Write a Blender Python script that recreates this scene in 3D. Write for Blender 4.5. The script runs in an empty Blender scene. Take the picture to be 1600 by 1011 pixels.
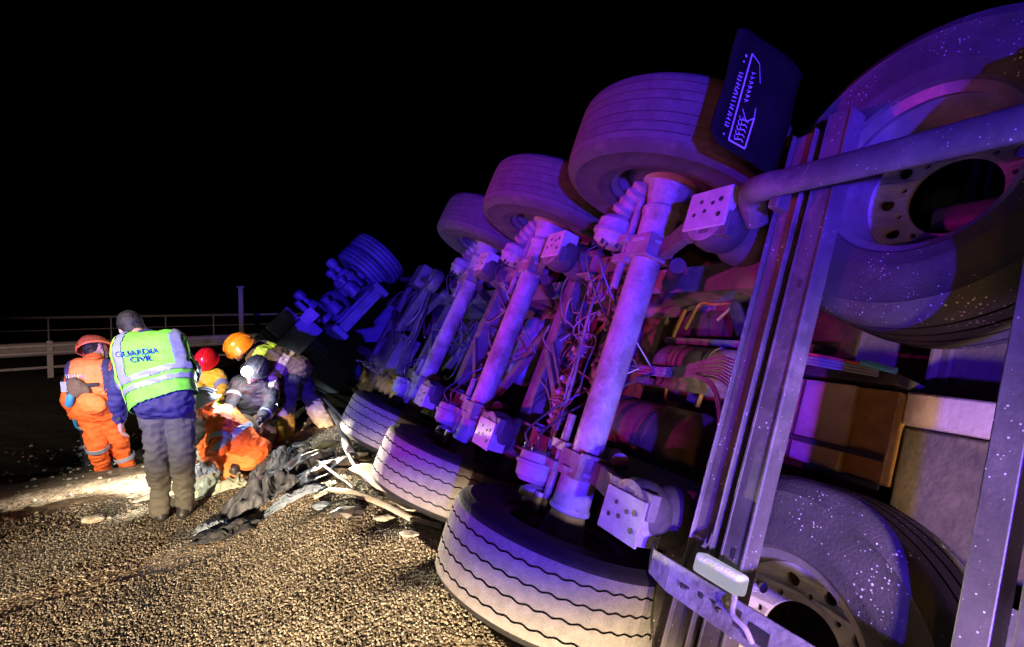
import bpy, bmesh, math, random
from math import sin, cos, pi, radians as R
from mathutils import Vector as V, Matrix, noise
import numpy as np
random.seed(7); rng = np.random.default_rng(7)
scn = bpy.context.scene
COL = scn.collection
TMP = bpy.data.scenes.new('scratch')
def evaluated(o):                                  # mesh of a throw-away object, evaluated on its own
    TMP.collection.objects.link(o); vl = TMP.view_layers[0]; vl.update(); dg = vl.depsgraph
    me = bpy.data.meshes.new_from_object(o.evaluated_get(dg)); bpy.data.objects.remove(o); return me

# ---------------------------------------------------------------- camera, sky, lamps, exposure
CAMH = 1.6; PITCH = math.atan(31/804.38); FPX = 804.38
cam = bpy.data.objects.new('camera', bpy.data.cameras.new('camera')); COL.objects.link(cam)
cam.data.sensor_width = 36; cam.data.lens = FPX/1600*36; cam.data.clip_end = 1500; cam.data.clip_start = .05
cam.location = (0, 0, CAMH); cam.rotation_euler = (pi/2-PITCH, 0, 0)
scn.camera = cam
world = bpy.data.worlds.new('World'); scn.world = world; world.use_nodes = True
sky = world.node_tree.nodes.new('ShaderNodeTexSky'); sky.sky_type = 'NISHITA'; sky.sun_disc = False
sky.sun_elevation = R(-4); sky.sun_rotation = R(200)
bg = world.node_tree.nodes['Background']; bg.inputs[1].default_value = .004
world.node_tree.links.new(sky.outputs[0], bg.inputs[0])
scn.view_settings.view_transform = 'Standard'; scn.view_settings.look = 'None'
scn.view_settings.exposure = 0; scn.view_settings.gamma = 1; scn.view_settings.use_curve_mapping = False
scn.render.engine = 'CYCLES'; scn.cycles.use_denoising = True; scn.cycles.max_bounces = 5
try: scn.cycles.denoiser = 'OPENIMAGEDENOISE'
except Exception: pass

def lamp(kind, loc, target, color, watts, size=.12, cone=60, blend=.5, wide=1):
    d = bpy.data.lights.new('lamp', kind); d.color = color; d.energy = watts; d.shadow_soft_size = size
    o = bpy.data.objects.new('lamp', d); COL.objects.link(o); o.location = loc
    if kind == 'SPOT':
        d.spot_size = R(cone); d.spot_blend = blend
        o.rotation_euler = (V(target)-V(loc)).to_track_quat('-Z', 'Y').to_euler(); o.scale = (wide, 1, 1)
    return o
# the rescue vehicles parked behind the photographer: dipped headlights, work lamp, flashing beacons; also a warm wash and an added fill lamp
lamp('SPOT', (-.9, -4.0, .74), (-.95, 3.6, -.62), (1, .76, .50), 9500, .08, 19, .45, 2.7)     # warm dipped headlight, cut off above hip height
lamp('SPOT', (.2, -8.5, 1.05), (-.4, 5.0, 2.52), (.06, .013, 1), 16500, .12, 20, .35, 3.0)      # blue beacon behind its grille
lamp('SPOT', (-6.0, .9, .95), (.2, 3.4, 1.85), (1, .02, .6), 1900, .10, 30, 1, 1.25)           # magenta beacon from the left
lamp('SPOT', (1.0, -2.0, .8), (1.65, 2.2, .42), (1, .66, .48), 1350, .10, 44, .9)              # warm wash spot aimed at the carrier
lamp('SPOT', (-2.0, -6.0, 1.2), (.9, 3.0, 1.9), (1, .42, .03), 260, .10, 30, .7, 1.4)          # amber hazard beacon
lamp('SPOT', (-3.3, -.5, 3.2), (-3.05, 4.7, .65), (1, .92, .76), 2500, .10, 22, .5, 1.4)       # work lamp on the rescuers
lamp('SPOT', (-2.4, -4.5, 1.7), (-9.2, 13.0, .35), (1, .68, .56), 3800, .10, 14, .7, 2.3)      # unseen warm fill lamp added to brighten the guard rail

# ---------------------------------------------------------------- materials
def mat(name, col, rough=.6, metal=0, var=.25, vscale=8., bump=.15, bscale=40., specks=0., speck_scale=60., dirt=None, dirt_amt=.5, emit=None, es=0, spec=.5, wire=None, rust=None):
    m = bpy.data.materials.new(name); m.use_nodes = True; nt = m.node_tree; N = nt.nodes; Lk = nt.links
    b = N['Principled BSDF']; b.inputs['Roughness'].default_value = rough; b.inputs['Metallic'].default_value = metal
    b.inputs['Specular IOR Level'].default_value = spec
    tc = N.new('ShaderNodeTexCoord')
    nz = N.new('ShaderNodeTexNoise'); nz.inputs['Scale'].default_value = vscale; nz.inputs['Detail'].default_value = 6; nz.inputs['Roughness'].default_value = .65
    Lk.new(tc.outputs['Object'], nz.inputs['Vector'])
    cr = N.new('ShaderNodeValToRGB'); c = V(col)
    cr.color_ramp.elements[0].position = .3; cr.color_ramp.elements[1].position = .7
    cr.color_ramp.elements[0].color = (*[x*(1-var) for x in c], 1); cr.color_ramp.elements[1].color = (*[min(1, x*(1+var)) for x in c], 1)
    Lk.new(nz.outputs[0], cr.inputs[0]); out = cr.outputs[0]
    def mixin(fac, color, out):
        mx = N.new('ShaderNodeMix'); mx.data_type = 'RGBA'
        Lk.new(fac, mx.inputs[0]); Lk.new(out, mx.inputs[6]); mx.inputs[7].default_value = (*color, 1); return mx.outputs[2]
    if dirt or rust:
        n2 = N.new('ShaderNodeTexNoise'); n2.inputs['Scale'].default_value = 3.1; n2.inputs['Detail'].default_value = 9; n2.inputs['Roughness'].default_value = .7
        Lk.new(tc.outputs['Object'], n2.inputs['Vector'])
        mr = N.new('ShaderNodeMapRange'); mr.inputs[1].default_value = .62-.3*dirt_amt; mr.inputs[2].default_value = .75-.2*dirt_amt
        Lk.new(n2.outputs[0], mr.inputs[0]); out = mixin(mr.outputs[0], dirt or rust, out)
    if specks:
        vo = N.new('ShaderNodeTexVoronoi'); vo.inputs['Scale'].default_value = speck_scale; Lk.new(tc.outputs['Object'], vo.inputs['Vector'])
        n3 = N.new('ShaderNodeTexNoise'); n3.inputs['Scale'].default_value = 5; Lk.new(tc.outputs['Object'], n3.inputs['Vector'])
        m1 = N.new('ShaderNodeMapRange'); m1.inputs[1].default_value = .35; m1.inputs[2].default_value = .75; m1.inputs[3].default_value = .02; m1.inputs[4].default_value = .20*specks
        Lk.new(n3.outputs[0], m1.inputs[0])
        sv = N.new('ShaderNodeSeparateColor'); Lk.new(vo.outputs['Color'], sv.inputs[0])
        ml = N.new('ShaderNodeMath'); ml.operation = 'MULTIPLY'; Lk.new(m1.outputs[0], ml.inputs[0]); Lk.new(sv.outputs[0], ml.inputs[1])
        lt = N.new('ShaderNodeMath'); lt.operation = 'LESS_THAN'; Lk.new(vo.outputs['Distance'], lt.inputs[0]); Lk.new(ml.outputs[0], lt.inputs[1])
        out = mixin(lt.outputs[0], (.75, .72, .68), out)
    Lk.new(out, b.inputs['Base Color'])
    if bump:
        n4 = N.new('ShaderNodeTexNoise'); n4.inputs['Scale'].default_value = bscale; n4.inputs['Detail'].default_value = 5; Lk.new(tc.outputs['Object'], n4.inputs['Vector'])
        bp = N.new('ShaderNodeBump'); bp.inputs['Strength'].default_value = bump; bp.inputs['Distance'].default_value = .01
        Lk.new(n4.outputs[0], bp.inputs['Height']); Lk.new(bp.outputs[0], b.inputs['Normal'])
    if emit:
        b.inputs['Emission Color'].default_value = (*emit, 1); b.inputs['Emission Strength'].default_value = es
    return m
DUST = (.30, .26, .20)
M = dict(
 frame=mat('frame_paint', (.115, .11, .11), .6, .1, .45, 6, .2, 60, specks=1.2, speck_scale=75, dirt=(.24, .21, .18), dirt_amt=.4),
 near=mat('near_frame_paint', (.11, .102, .098), .5, .1, .4, 5, .15, 90, specks=1.5, speck_scale=62, dirt=(.27, .23, .20), dirt_amt=.3),
 axle=mat('axle_paint', (.31, .30, .30), .58, 0, .3, 9, .6, 38, dirt=(.14, .12, .10), dirt_amt=.45),
 plate=mat('plate_paint', (.42, .40, .40), .65, 0, .25, 14, .2, 80, dirt=(.33, .29, .25), dirt_amt=.3),
 iron=mat('brake_iron', (.24, .22, .21), .65, .1, .35, 14, .4, 70, dirt=(.20, .13, .08), dirt_amt=.5),
 dark=mat('black_chassis', (.035, .033, .035), .5, 0, .3, 6, .2, 50, dirt=(.09, .07, .05), dirt_amt=.4),
 rusty=mat('rusty_underfloor', (.085, .07, .04), .8, 0, .5, 7, .4, 40, dirt=(.16, .12, .05), dirt_amt=.4),
 hose=mat('rubber_hose', (.035, .035, .04), .4, 0, .1, 5, 0),
 hosel=mat('pale_hose', (.26, .25, .27), .45, 0, .1, 5, 0),
 hosey=mat('yellow_hose', (.22, .14, .03), .45, 0, .1, 5, 0),
 hosec=mat('coloured_cable', (.10, .35, .55), .4, 0, .1, 5, 0),
 hoser=mat('red_cable', (.55, .08, .08), .4, 0, .1, 5, 0),
 tread=mat('dusty_tread', (.20, .185, .165), .85, 0, .22, 22, .5, 160, dirt=(.13, .12, .11), dirt_amt=.3, spec=.25),
 worn=mat('worn_tread', (.085, .078, .078), .8, 0, .25, 18, .4, 120, spec=.3),
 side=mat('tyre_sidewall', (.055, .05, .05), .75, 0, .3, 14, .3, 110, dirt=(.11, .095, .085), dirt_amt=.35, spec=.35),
 lowside=mat('shaded_sidewall', (.018, .017, .017), .7, 0, .3, 14, .3, 110, spec=.3),  # lower sidewalls darkened to stand in for shade; also serves the tyre grooves
 spare=mat('spare_rubber', (.062, .057, .056), .6, 0, .35, 7, .3, 110, specks=2.2, speck_scale=85, dirt=(.12, .10, .085), dirt_amt=.4, spec=.5),
 rim=mat('steel_rim', (.22, .21, .20), .38, .4, .4, 8, .25, 60, dirt=(.24, .17, .11), dirt_amt=.4, specks=1, speck_scale=70),
 rimd=mat('dull_rim', (.16, .15, .15), .6, .2, .25, 8, .2, 60, dirt=(.10, .07, .05), dirt_amt=.4),
 flap=mat('mud_flap', (.006, .006, .007), .8, 0, .3, 9, .2, 60, spec=.15),
 print=mat('white_print', (.62, .62, .62), .7, 0, .25, 60, 0),
 lens=mat('glowing_reflector', (.75, .75, .8), .15, 0, .05, 5, .5, 120, emit=(.8, .78, 1), es=.45),  # faint emission stands in for light thrown back by the lens
 cream=mat('cream_plastic', (.75, .72, .5), .5, 0, .1, 10, 0),
 galv=mat('galvanised_steel', (.33, .31, .31), .5, .2, .18, 3, .15, 40, dirt=(.2, .17, .15), dirt_amt=.3),
 blue=mat('blue_lit_parts', (.13, .20, .24), .45, 0, .25, 5, .15, 40, dirt=(.08, .08, .09), dirt_amt=.4),  # blue beacon light put into the colour, on tyres and metal alike
 box=mat('locker_paint', (.42, .33, .27), .35, 0, .2, 5, .2, 60, dirt=(.26, .18, .12), dirt_amt=.35, specks=.8),
 amber=mat('amber_lit_panel', (.34, .20, .06), .35, 0, .3, 9, .2, 60, dirt=(.18, .08, .02), dirt_amt=.4),  # orange light on the locker side put into the colour
 # people
 orange=mat('orange_suit', (.85, .13, .02), .75, 0, .15, 14, .5, 35),
 orange2=mat('pale_orange_suit', (.85, .22, .05), .75, 0, .15, 14, .5, 35),
 navy=mat('navy_jacket', (.035, .03, .10), .8, 0, .3, 14, .5, 40),
 trous=mat('grey_green_trousers', (.08, .073, .06), .85, 0, .2, 12, .5, 45),
 vest=mat('green_hivis', (.20, .80, .05), .7, 0, .1, 12, .4, 35, emit=None),
 vestl=mat('lime_hivis', (.55, .95, .06), .7, 0, .1, 12, .4, 35),
 tape=mat('silver_tape', (.30, .32, .42), .35, .1, .1, 20, .2, 60),
 letter=mat('blue_print', (.01, .03, .30), .7, 0, .05, 20, 0),
 yel=mat('yellow_jacket', (.85, .50, .04), .7, 0, .12, 14, .5, 40),
 lime=mat('lime_panel', (.60, .85, .05), .7, 0, .12, 14, .4, 40),
 red=mat('red_helmet', (.65, .01, .02), .25, 0, .1, 6, 0),
 helmo=mat('orange_helmet', (.85, .22, .06), .3, 0, .08, 6, 0),
 helmy=mat('amber_helmet', (.75, .20, .01), .3, 0, .1, 6, 0),
 blackc=mat('black_cloth', (.025, .025, .03), .75, 0, .4, 14, .6, 40),
 brownc=mat('brown_turnout', (.13, .085, .05), .8, 0, .35, 12, .6, 40),
 tan=mat('tan_turnout', (.66, .52, .30), .8, 0, .25, 12, .6, 40),
 must=mat('mustard_trousers', (.62, .36, .04), .8, 0, .3, 12, .6, 40),
 skin=mat('skin', (.55, .30, .22), .5, 0, .12, 14, .1, 60),
 hair=mat('dark_hair', (.02, .015, .012), .6, 0, .4, 60, .6, 120),
 boot=mat('black_boot', (.02, .02, .02), .5, 0, .3, 14, .3, 60),
 glove=mat('pale_glove', (.7, .66, .6), .7, 0, .1, 14, .2, 60),
 bglove=mat('blue_glove', (.03, .25, .55), .6, 0, .1, 14, .2, 60),
 grey=mat('pale_green_cloth', (.34, .38, .30), .8, 0, .3, 12, .5, 50),
 denim=mat('blue_grey_cloth', (.22, .27, .34), .8, 0, .4, 12, .5, 50),
 slate=mat('slate_cloth', (.06, .065, .08), .55, 0, .5, 9, .5, 50),
 white=mat('white_panel', (.50, .46, .39), .45, 0, .2, 6, .3, 30, dirt=(.35, .28, .18), dirt_amt=.45),
 torch=mat('lit_lamp', (1, 1, 1), .3, 0, 0, 5, 0, emit=(.85, .95, 1), es=60),
)

# ---------------------------------------------------------------- mesh builder
class MB:
    def __init__(s): s.v = []; s.f = []; s.m = []
    def add(s, vs, fs, mi=0):
        n = len(s.v); s.v += [V(p) for p in vs]; s.f += [tuple(i+n for i in f) for f in fs]; s.m += [mi]*len(fs); return s
    def box(s, c, h, A=None, mi=0, taper=1.):
        A = A or (V((1, 0, 0)), V((0, 1, 0)), V((0, 0, 1))); c = V(c); vs = []
        for z in (-1, 1):
            for y in (-1, 1):
                for x in (-1, 1):
                    k = taper if z > 0 else 1
                    vs.append(c+A[0]*(h[0]*x*k)+A[1]*(h[1]*y*k)+A[2]*(h[2]*z))
        return s.add(vs, [(0, 2, 3, 1), (4, 5, 7, 6), (0, 1, 5, 4), (2, 6, 7, 3), (0, 4, 6, 2), (1, 3, 7, 5)], mi)
    def bx(s, a, b, mi=0): return s.box([(a[i]+b[i])/2 for i in range(3)], [abs(b[i]-a[i])/2 for i in range(3)], None, mi)
    def lathe(s, c, ax, prof, seg=32, mi=0, x=None, capped=False):
        ax = V(ax).normalized(); c = V(c); X = V(x) if x else ax.orthogonal().normalized(); Y = ax.cross(X); n = len(prof); vs = []
        for i in range(seg):
            a = 2*pi*i/seg; d = X*cos(a)+Y*sin(a)
            for r, z in prof: vs.append(c+ax*z+d*r)
        fs = [(i*n+j, ((i+1) % seg)*n+j, ((i+1) % seg)*n+j+1, i*n+j+1) for i in range(seg) for j in range(n-1)]
        if capped: fs += [tuple(i*n for i in reversed(range(seg))), tuple(i*n+n-1 for i in range(seg))]
        return s.add(vs, fs, mi)
    def cyl(s, a, b, r0, r1=None, seg=24, mi=0):
        a = V(a); b = V(b); r1 = r0 if r1 is None else r1
        return s.lathe(a, b-a, [(r0, 0), (r1, (b-a).length)], seg, mi, capped=True)
    def tube(s, pts, r, seg=7, mi=0, sub=5):
        P = [V(p) for p in pts]; Q = []
        if len(P) > 2 and sub > 1:
            E = [P[0]*2-P[1]]+P+[P[-1]*2-P[-2]]
            for i in range(1, len(E)-2):
                for k in range(sub):
                    t = k/sub; p0, p1, p2, p3 = E[i-1:i+3]
                    Q.append(.5*((2*p1)+(p2-p0)*t+(2*p0-5*p1+4*p2-p3)*t*t+(3*p1-p0-3*p2+p3)*t**3))
            Q.append(P[-1])
        else: Q = P
        vs = []; up = (Q[1]-Q[0]).orthogonal().normalized()
        for i, q in enumerate(Q):
            d = (Q[min(i+1, len(Q)-1)]-Q[max(i-1, 0)]).normalized()
            up = (up-d*up.dot(d)).normalized(); sd = d.cross(up)
            for k in range(seg): a = 2*pi*k/seg; vs.append(q+(up*cos(a)+sd*sin(a))*r)
        n = len(Q)
        fs = [(i*seg+k, i*seg+(k+1) % seg, (i+1)*seg+(k+1) % seg, (i+1)*seg+k) for i in range(n-1) for k in range(seg)]
        fs += [tuple(range(seg))[::-1], tuple((n-1)*seg+k for k in range(seg))]
        return s.add(vs, fs, mi)
    def mesh(s, mats, fn=None, angle=38, smooth=True):
        me = bpy.data.meshes.new('mesh'); me.from_pydata([tuple(fn(p)) if fn else tuple(p) for p in s.v], [], s.f)
        for m in (mats if isinstance(mats, (list, tuple)) else [mats]): me.materials.append(m)
        for i, p in enumerate(me.polygons): p.material_index = s.m[i]
        if smooth:
            me.polygons.foreach_set('use_smooth', [True]*len(me.polygons)); me.set_sharp_from_angle(angle=R(angle))
        me.update(); return me
def link(name, me, parent=None, bevel=0):
    o = bpy.data.objects.new(name, me); COL.objects.link(o)
    if parent: o.parent = parent
    if bevel:
        b = o.modifiers.new('bevel', 'BEVEL'); b.width = bevel; b.segments = 2; b.limit_method = 'ANGLE'; b.angle_limit = R(40); b.harden_normals = False
    return o
def tag(o, label=None, cat=None, group=None, kind=None):
    for k, v in (('label', label), ('category', cat), ('group', group), ('kind', kind)):
        if v: o[k] = v
    return o
def empty(name, loc=(0, 0, 0), parent=None, mtx=None):
    o = bpy.data.objects.new(name, None); COL.objects.link(o); o.empty_display_size = .1
    if mtx is not None: o.matrix_basis = mtx
    else: o.location = loc
    if parent: o.parent = parent
    return o
def at(px, py, d):                                # a point seen at pixel (px,py) of the 1600-wide photograph, d metres ahead
    x, y = (px-800)/FPX*d, -(py-505.5)/FPX*d
    c, s = cos(PITCH), sin(PITCH)
    return V((x, d*c+y*s, y*c-d*s+CAMH))

# ---------------------------------------------------------------- the lay of the land
TT = V((-.428384, .903597, 0)).normalized(); LL = V((.370485, .175403, .912127)); LL = (LL-TT*LL.dot(TT)).normalized(); NN = TT.cross(LL)
if NN.x > 0: NN = -NN
OO = V((.517144, 2.531255, 1.342542))
def roll(a): return R(3.6-3.05*(min(a, 4.)/1.31))
def fr(a):
    r = roll(a); return cos(r)*LL+sin(r)*NN, cos(r)*NN-sin(r)*LL
def TP(p):                                        # trailer coordinates: along, across (up), out of the underside; the wreck is twisted along its length
    l, n = fr(p[0]); return OO+TT*p[0]+l*p[1]+n*p[2]
UX, UY = NN.x/math.hypot(NN.x, NN.y), NN.y/math.hypot(NN.x, NN.y)
MX, MY, DX, DY = -.714, .70, .70, .714            # across and along the road
def sst(a, b, x): t = min(1, max(0, (x-a)/(b-a))); return t*t*(3-2*t)
def height(x, y):
    q = MX*x+MY*y; u = (x-OO.x)*UX+(y-OO.y)*UY; w = (x-OO.x)*TT.x+(y-OO.y)*TT.y
    h = -.24*sst(5.7, 8., q)+.24*sst(9.5, 13.5, q)
    r1 = noise.noise(V((x*.7, y*.7, 3)))*.05*sst(4.6, 7, q)+noise.noise(V((x*3, y*3, 1)))*.022*sst(4.7, 5.8, q)
    h += r1+.006*noise.noise(V((x*4, y*4, 0)))
    along = sst(-1.2, 0.1, w)*(1-sst(5.5, 9.5, w))
    rise = .27*(1-sst(.95, 2.1, u))*along*(1+.3*noise.noise(V((x*2.2, y*2.2, 9))))
    if u < 1.0:
        n = (u-.508)/.912; g = .18+.41*n-.03
        rise = min(rise, max(g, -1.9)) if along > .5 else rise*1
        if u < .6: rise = min(rise, max(g, -1.9))
        if u < .0: h *= 0
    h += rise
    return h
def gz(p, off=0): return V((p[0], p[1], height(p[0], p[1])+off))
def ground_at(px, py, off=0):
    d = (at(px, py, 1)-V((0, 0, CAMH))); t = 1.0
    while t < 80:
        p = V((0, 0, CAMH))+d*t
        if p.z < height(p.x, p.y): break
        t += .02 if t < 8 else .1
    return V((p.x, p.y, height(p.x, p.y)+off))
def axis(lo, hi, c0, c1, step):
    a = list(np.arange(c0, c1, step)); s = step; x = c0
    L_ = []
    while x > lo: s *= 1.18; x -= s; L_.append(x)
    s = step; x = a[-1]; H_ = []
    while x < hi: s *= 1.18; x += s; H_.append(x)
    return L_[::-1]+a+H_
xs = axis(-600, 600, -7.5, 1.8, .045); ys = axis(-60, 900, 1.2, 9.0, .045)
nx, ny = len(xs), len(ys)
co = [(x, y, height(x, y)) for y in ys for x in xs]
rf, gf = [], []
for j in range(ny-1):
    for i in range(nx-1):
        x, y = (xs[i]+xs[i+1])/2, (ys[j]+ys[j+1])/2
        q = MX*x+MY*y+.22*noise.noise(V((x*1.3, y*1.3, 5)))+.10*noise.noise(V((x*6, y*6, 2)))
        u = (x-OO.x)*UX+(y-OO.y)*UY
        (rf if (q < 5.05 and -7 < q and u > .15) else gf).append((j*nx+i, j*nx+i+1, (j+1)*nx+i+1, (j+1)*nx+i))
def sheet(name, faces, m):
    used = sorted({i for f in faces for i in f}); mp = {a: b for b, a in enumerate(used)}
    me = bpy.data.meshes.new(name); me.from_pydata([co[i] for i in used], [], [tuple(mp[i] for i in f) for f in faces])
    me.polygons.foreach_set('use_smooth', [True]*len(me.polygons)); me.materials.append(m)
    return tag(link(name, me), kind='structure')
def ground_mat(name, road):
    m = bpy.data.materials.new(name); m.use_nodes = True; nt = m.node_tree; N = nt.nodes; Lk = nt.links; b = N['Principled BSDF']
    b.inputs['Roughness'].default_value = .85; b.inputs['Specular IOR Level'].default_value = .3
    g = N.new('ShaderNodeNewGeometry')
    def nz(sc, det=6, rg=.6):
        n = N.new('ShaderNodeTexNoise'); n.inputs['Scale'].default_value = sc; n.inputs['Detail'].default_value = det; n.inputs['Roughness'].default_value = rg
        Lk.new(g.outputs['Position'], n.inputs['Vector']); return n.outputs[0]
    def ramp(f, *st):
        r = N.new('ShaderNodeValToRGB'); e = r.color_ramp.elements
        while len(e) < len(st): e.new(.5)
        for k, (p, c) in enumerate(st): e[k].position = p; e[k].color = (*c, 1)
        Lk.new(f, r.inputs[0]); return r.outputs[0]
    def mix(f, a, c, mode='MIX'):
        x = N.new('ShaderNodeMix'); x.data_type = 'RGBA'; x.blend_type = mode
        (Lk.new(f, x.inputs[0]) if not isinstance(f, float) else setattr(x.inputs[0], 'default_value', f)); Lk.new(a, x.inputs[6]); Lk.new(c, x.inputs[7]); return x.outputs[2]
    if road:
        vo = N.new('ShaderNodeTexVoronoi'); vo.inputs['Scale'].default_value = 62; Lk.new(g.outputs['Position'], vo.inputs['Vector'])
        sc = N.new('ShaderNodeSeparateColor'); Lk.new(vo.outputs['Color'], sc.inputs[0])
        c1 = ramp(sc.outputs[0], (0, (.05, .043, .033)), (.5, (.15, .125, .09)), (.9, (.34, .29, .2)))
        c2 = ramp(nz(2.3), (.3, (.13, .10, .07)), (.7, (.27, .21, .14)))
        base = mix(.35, c1, c2)
        # dusty worn edge line and a tyre-scuffed strip
        dt = N.new('ShaderNodeVectorMath'); dt.operation = 'DOT_PRODUCT'; dt.inputs[1].default_value = (MX, MY, 0); Lk.new(g.outputs['Position'], dt.inputs[0])
        sb = N.new('ShaderNodeMath'); sb.operation = 'SUBTRACT'; sb.inputs[1].default_value = 3.75; Lk.new(dt.outputs['Value'], sb.inputs[0])
        ab = N.new('ShaderNodeMath'); ab.operation = 'ABSOLUTE'; Lk.new(sb.outputs[0], ab.inputs[0])
        nn = nz(5.5); mu = N.new('ShaderNodeMath'); mu.operation = 'MULTIPLY_ADD'; mu.inputs[1].default_value = .22; Lk.new(nn, mu.inputs[0]); Lk.new(ab.outputs[0], mu.inputs[2])
        mr = N.new('ShaderNodeMapRange'); mr.inputs[1].default_value = .24; mr.inputs[2].default_value = .34; mr.inputs[3].default_value = 1; mr.inputs[4].default_value = 0
        Lk.new(mu.outputs[0], mr.inputs[0])
        c3 = ramp(nz(30), (.3, (.28, .21, .14)), (.7, (.52, .42, .30)))
        base = mix(mr.outputs[0], base, c3)
        hb = N.new('ShaderNodeMath'); hb.operation = 'SUBTRACT'; hb.inputs[0].default_value = 1; Lk.new(vo.outputs['Distance'], hb.inputs[1])
        bs, bd = 1., .012
    else:
        c1 = ramp(nz(9, 9, .7), (.3, (.07, .05, .034)), (.52, (.24, .18, .12)), (.72, (.46, .37, .26)))
        dt = N.new('ShaderNodeVectorMath'); dt.operation = 'DOT_PRODUCT'; dt.inputs[1].default_value = (MX, MY, 0); Lk.new(g.outputs['Position'], dt.inputs[0])
        nn = nz(1.1); mu = N.new('ShaderNodeMath'); mu.operation = 'MULTIPLY_ADD'; mu.inputs[1].default_value = 1.5; Lk.new(nn, mu.inputs[0]); Lk.new(dt.outputs['Value'], mu.inputs[2])
        mr = N.new('ShaderNodeMapRange'); mr.inputs[1].default_value = 6.5; mr.inputs[2].default_value = 7.4; Lk.new(mu.outputs[0], mr.inputs[0])
        c2 = ramp(nz(14, 9, .7), (.3, (.012, .014, .008)), (.7, (.06, .055, .03)))
        base = mix(mr.outputs[0], c1, c2)
        hb = N.new('ShaderNodeTexNoise'); hb.inputs['Scale'].default_value = 26; hb.inputs['Detail'].default_value = 8; Lk.new(g.outputs['Position'], hb.inputs['Vector'])
        bs, bd = .9, .04
    Lk.new(base, b.inputs['Base Color'])
    bp = N.new('ShaderNodeBump'); bp.inputs['Strength'].default_value = bs; bp.inputs['Distance'].default_value = bd
    Lk.new(hb.outputs[0], bp.inputs['Height']); Lk.new(bp.outputs[0], b.inputs['Normal'])
    return m
sheet('road', rf, ground_mat('chip_asphalt', True)); sheet('ground', gf, ground_mat('verge_dirt', False))

def scatter(name, pts, mat_, smin, smax, label=None):
    me = bpy.data.meshes.new(name); me.from_pydata(pts, [], []); o = link(name, me); me.materials.append(mat_)
    ng = bpy.data.node_groups.new(name, 'GeometryNodeTree'); ng.interface.new_socket('Geometry', in_out='INPUT', socket_type='NodeSocketGeometry'); ng.interface.new_socket('Geometry', in_out='OUTPUT', socket_type='NodeSocketGeometry')
    N = ng.nodes; L_ = ng.links; gi = N.new('NodeGroupInput'); go = N.new('NodeGroupOutput')
    ico = N.new('GeometryNodeMeshIcoSphere'); ico.inputs['Radius'].default_value = 1; ico.inputs['Subdivisions'].default_value = 1
    sm = N.new('GeometryNodeSetMaterial'); sm.inputs['Material'].default_value = mat_; L_.new(ico.outputs[0], sm.inputs[0])
    ip = N.new('GeometryNodeInstanceOnPoints'); L_.new(gi.outputs[0], ip.inputs['Points']); L_.new(sm.outputs[0], ip.inputs['Instance'])
    rv = N.new('FunctionNodeRandomValue'); rv.data_type = 'FLOAT_VECTOR'; rv.inputs[0].default_value = (smin,)*3; rv.inputs[1].default_value = (smax,)*3
    rr = N.new('FunctionNodeRandomValue'); rr.data_type = 'FLOAT_VECTOR'; rr.inputs[0].default_value = (-.7, -.7, 0); rr.inputs[1].default_value = (.7, .7, 6.28); rr.inputs['Seed'].default_value = 5
    L_.new(rv.outputs[0], ip.inputs['Scale']); L_.new(rr.outputs[0], ip.inputs['Rotation']); L_.new(ip.outputs[0], go.inputs[0])
    md = o.modifiers.new('scatter', 'NODES'); md.node_group = ng
    return tag(o, label, None, None, 'stuff')
def chip_mat():
    m = bpy.data.materials.new('stone_chips'); m.use_nodes = True; N = m.node_tree.nodes; L_ = m.node_tree.links; b = N['Principled BSDF']; b.inputs['Roughness'].default_value = .8
    oi = N.new('ShaderNodeObjectInfo'); cr = N.new('ShaderNodeValToRGB'); e = cr.color_ramp.elements; e.new(.5)
    for k, (p, c) in enumerate(((0, (.05, .04, .028)), (.5, (.17, .14, .095)), (1, (.43, .385, .31)))): e[k].position = p; e[k].color = (*c, 1)
    L_.new(oi.outputs['Random'], cr.inputs[0]); L_.new(cr.outputs[0], b.inputs['Base Color']); return m
CHIP = chip_mat()
pts = []
def cloud(n, x0, x1, y0, y1, dens=1):
    X = rng.uniform(x0, x1, n); Y = rng.uniform(y0, y1, n)
    for x, y in zip(X, Y):
        q = MX*x+MY*y; u = (x-OO.x)*UX+(y-OO.y)*UY
        if q > 5.25 or u < .75 or abs(x) > y*1.02+.1: continue
        k = abs(q-3.75+.12*noise.noise(V((x*3, y*3, 0))))
        if k < .15 and random.random() > .08: continue
        if 4.5 < q and random.random() > .8-(q-4.5)*.5: continue
        pts.append((x, y, height(x, y)+.001))
cloud(105000, -4.2, .9, 2.0, 4.3); 
scatter('gravel', pts, CHIP, .0042, .0084)
pts = []; cloud(52000, -6, 1., 4.2, 7.0); scatter('gravel', pts, CHIP, .0045, .0095)
pts = []
for _ in range(1500):
    x, y = random.uniform(-8, .2), random.uniform(3, 9); q = MX*x+MY*y; u = (x-OO.x)*UX+(y-OO.y)*UY
    if 4.6 < q < 9 and u > .8: pts.append((x, y, height(x, y)))
scatter('stones', pts, CHIP, .008, .028)
def loose_stone(px, py, s, label):
    p = ground_at(px, py); bm = bmesh.new(); bmesh.ops.create_icosphere(bm, subdivisions=3, radius=s)
    for v in bm.verts: v.co = v.co*(1+.35*noise.noise(v.co*(1.3/s)+V((px, 0, 0)))); v.co.z *= .55; v.co.x *= 1.3
    me = bpy.data.meshes.new('stone'); bm.to_mesh(me); bm.free(); me.materials.append(M['white'])
    o = link('stone', me); o.location = p+V((0, 0, s*.35)); tag(o, label, 'stone')
loose_stone(147, 816, .055, 'pale stone lying on the dirt verge left of the officer in the green vest')
loose_stone(60, 790, .04, 'small pale stone at the left edge of the verge')

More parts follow.
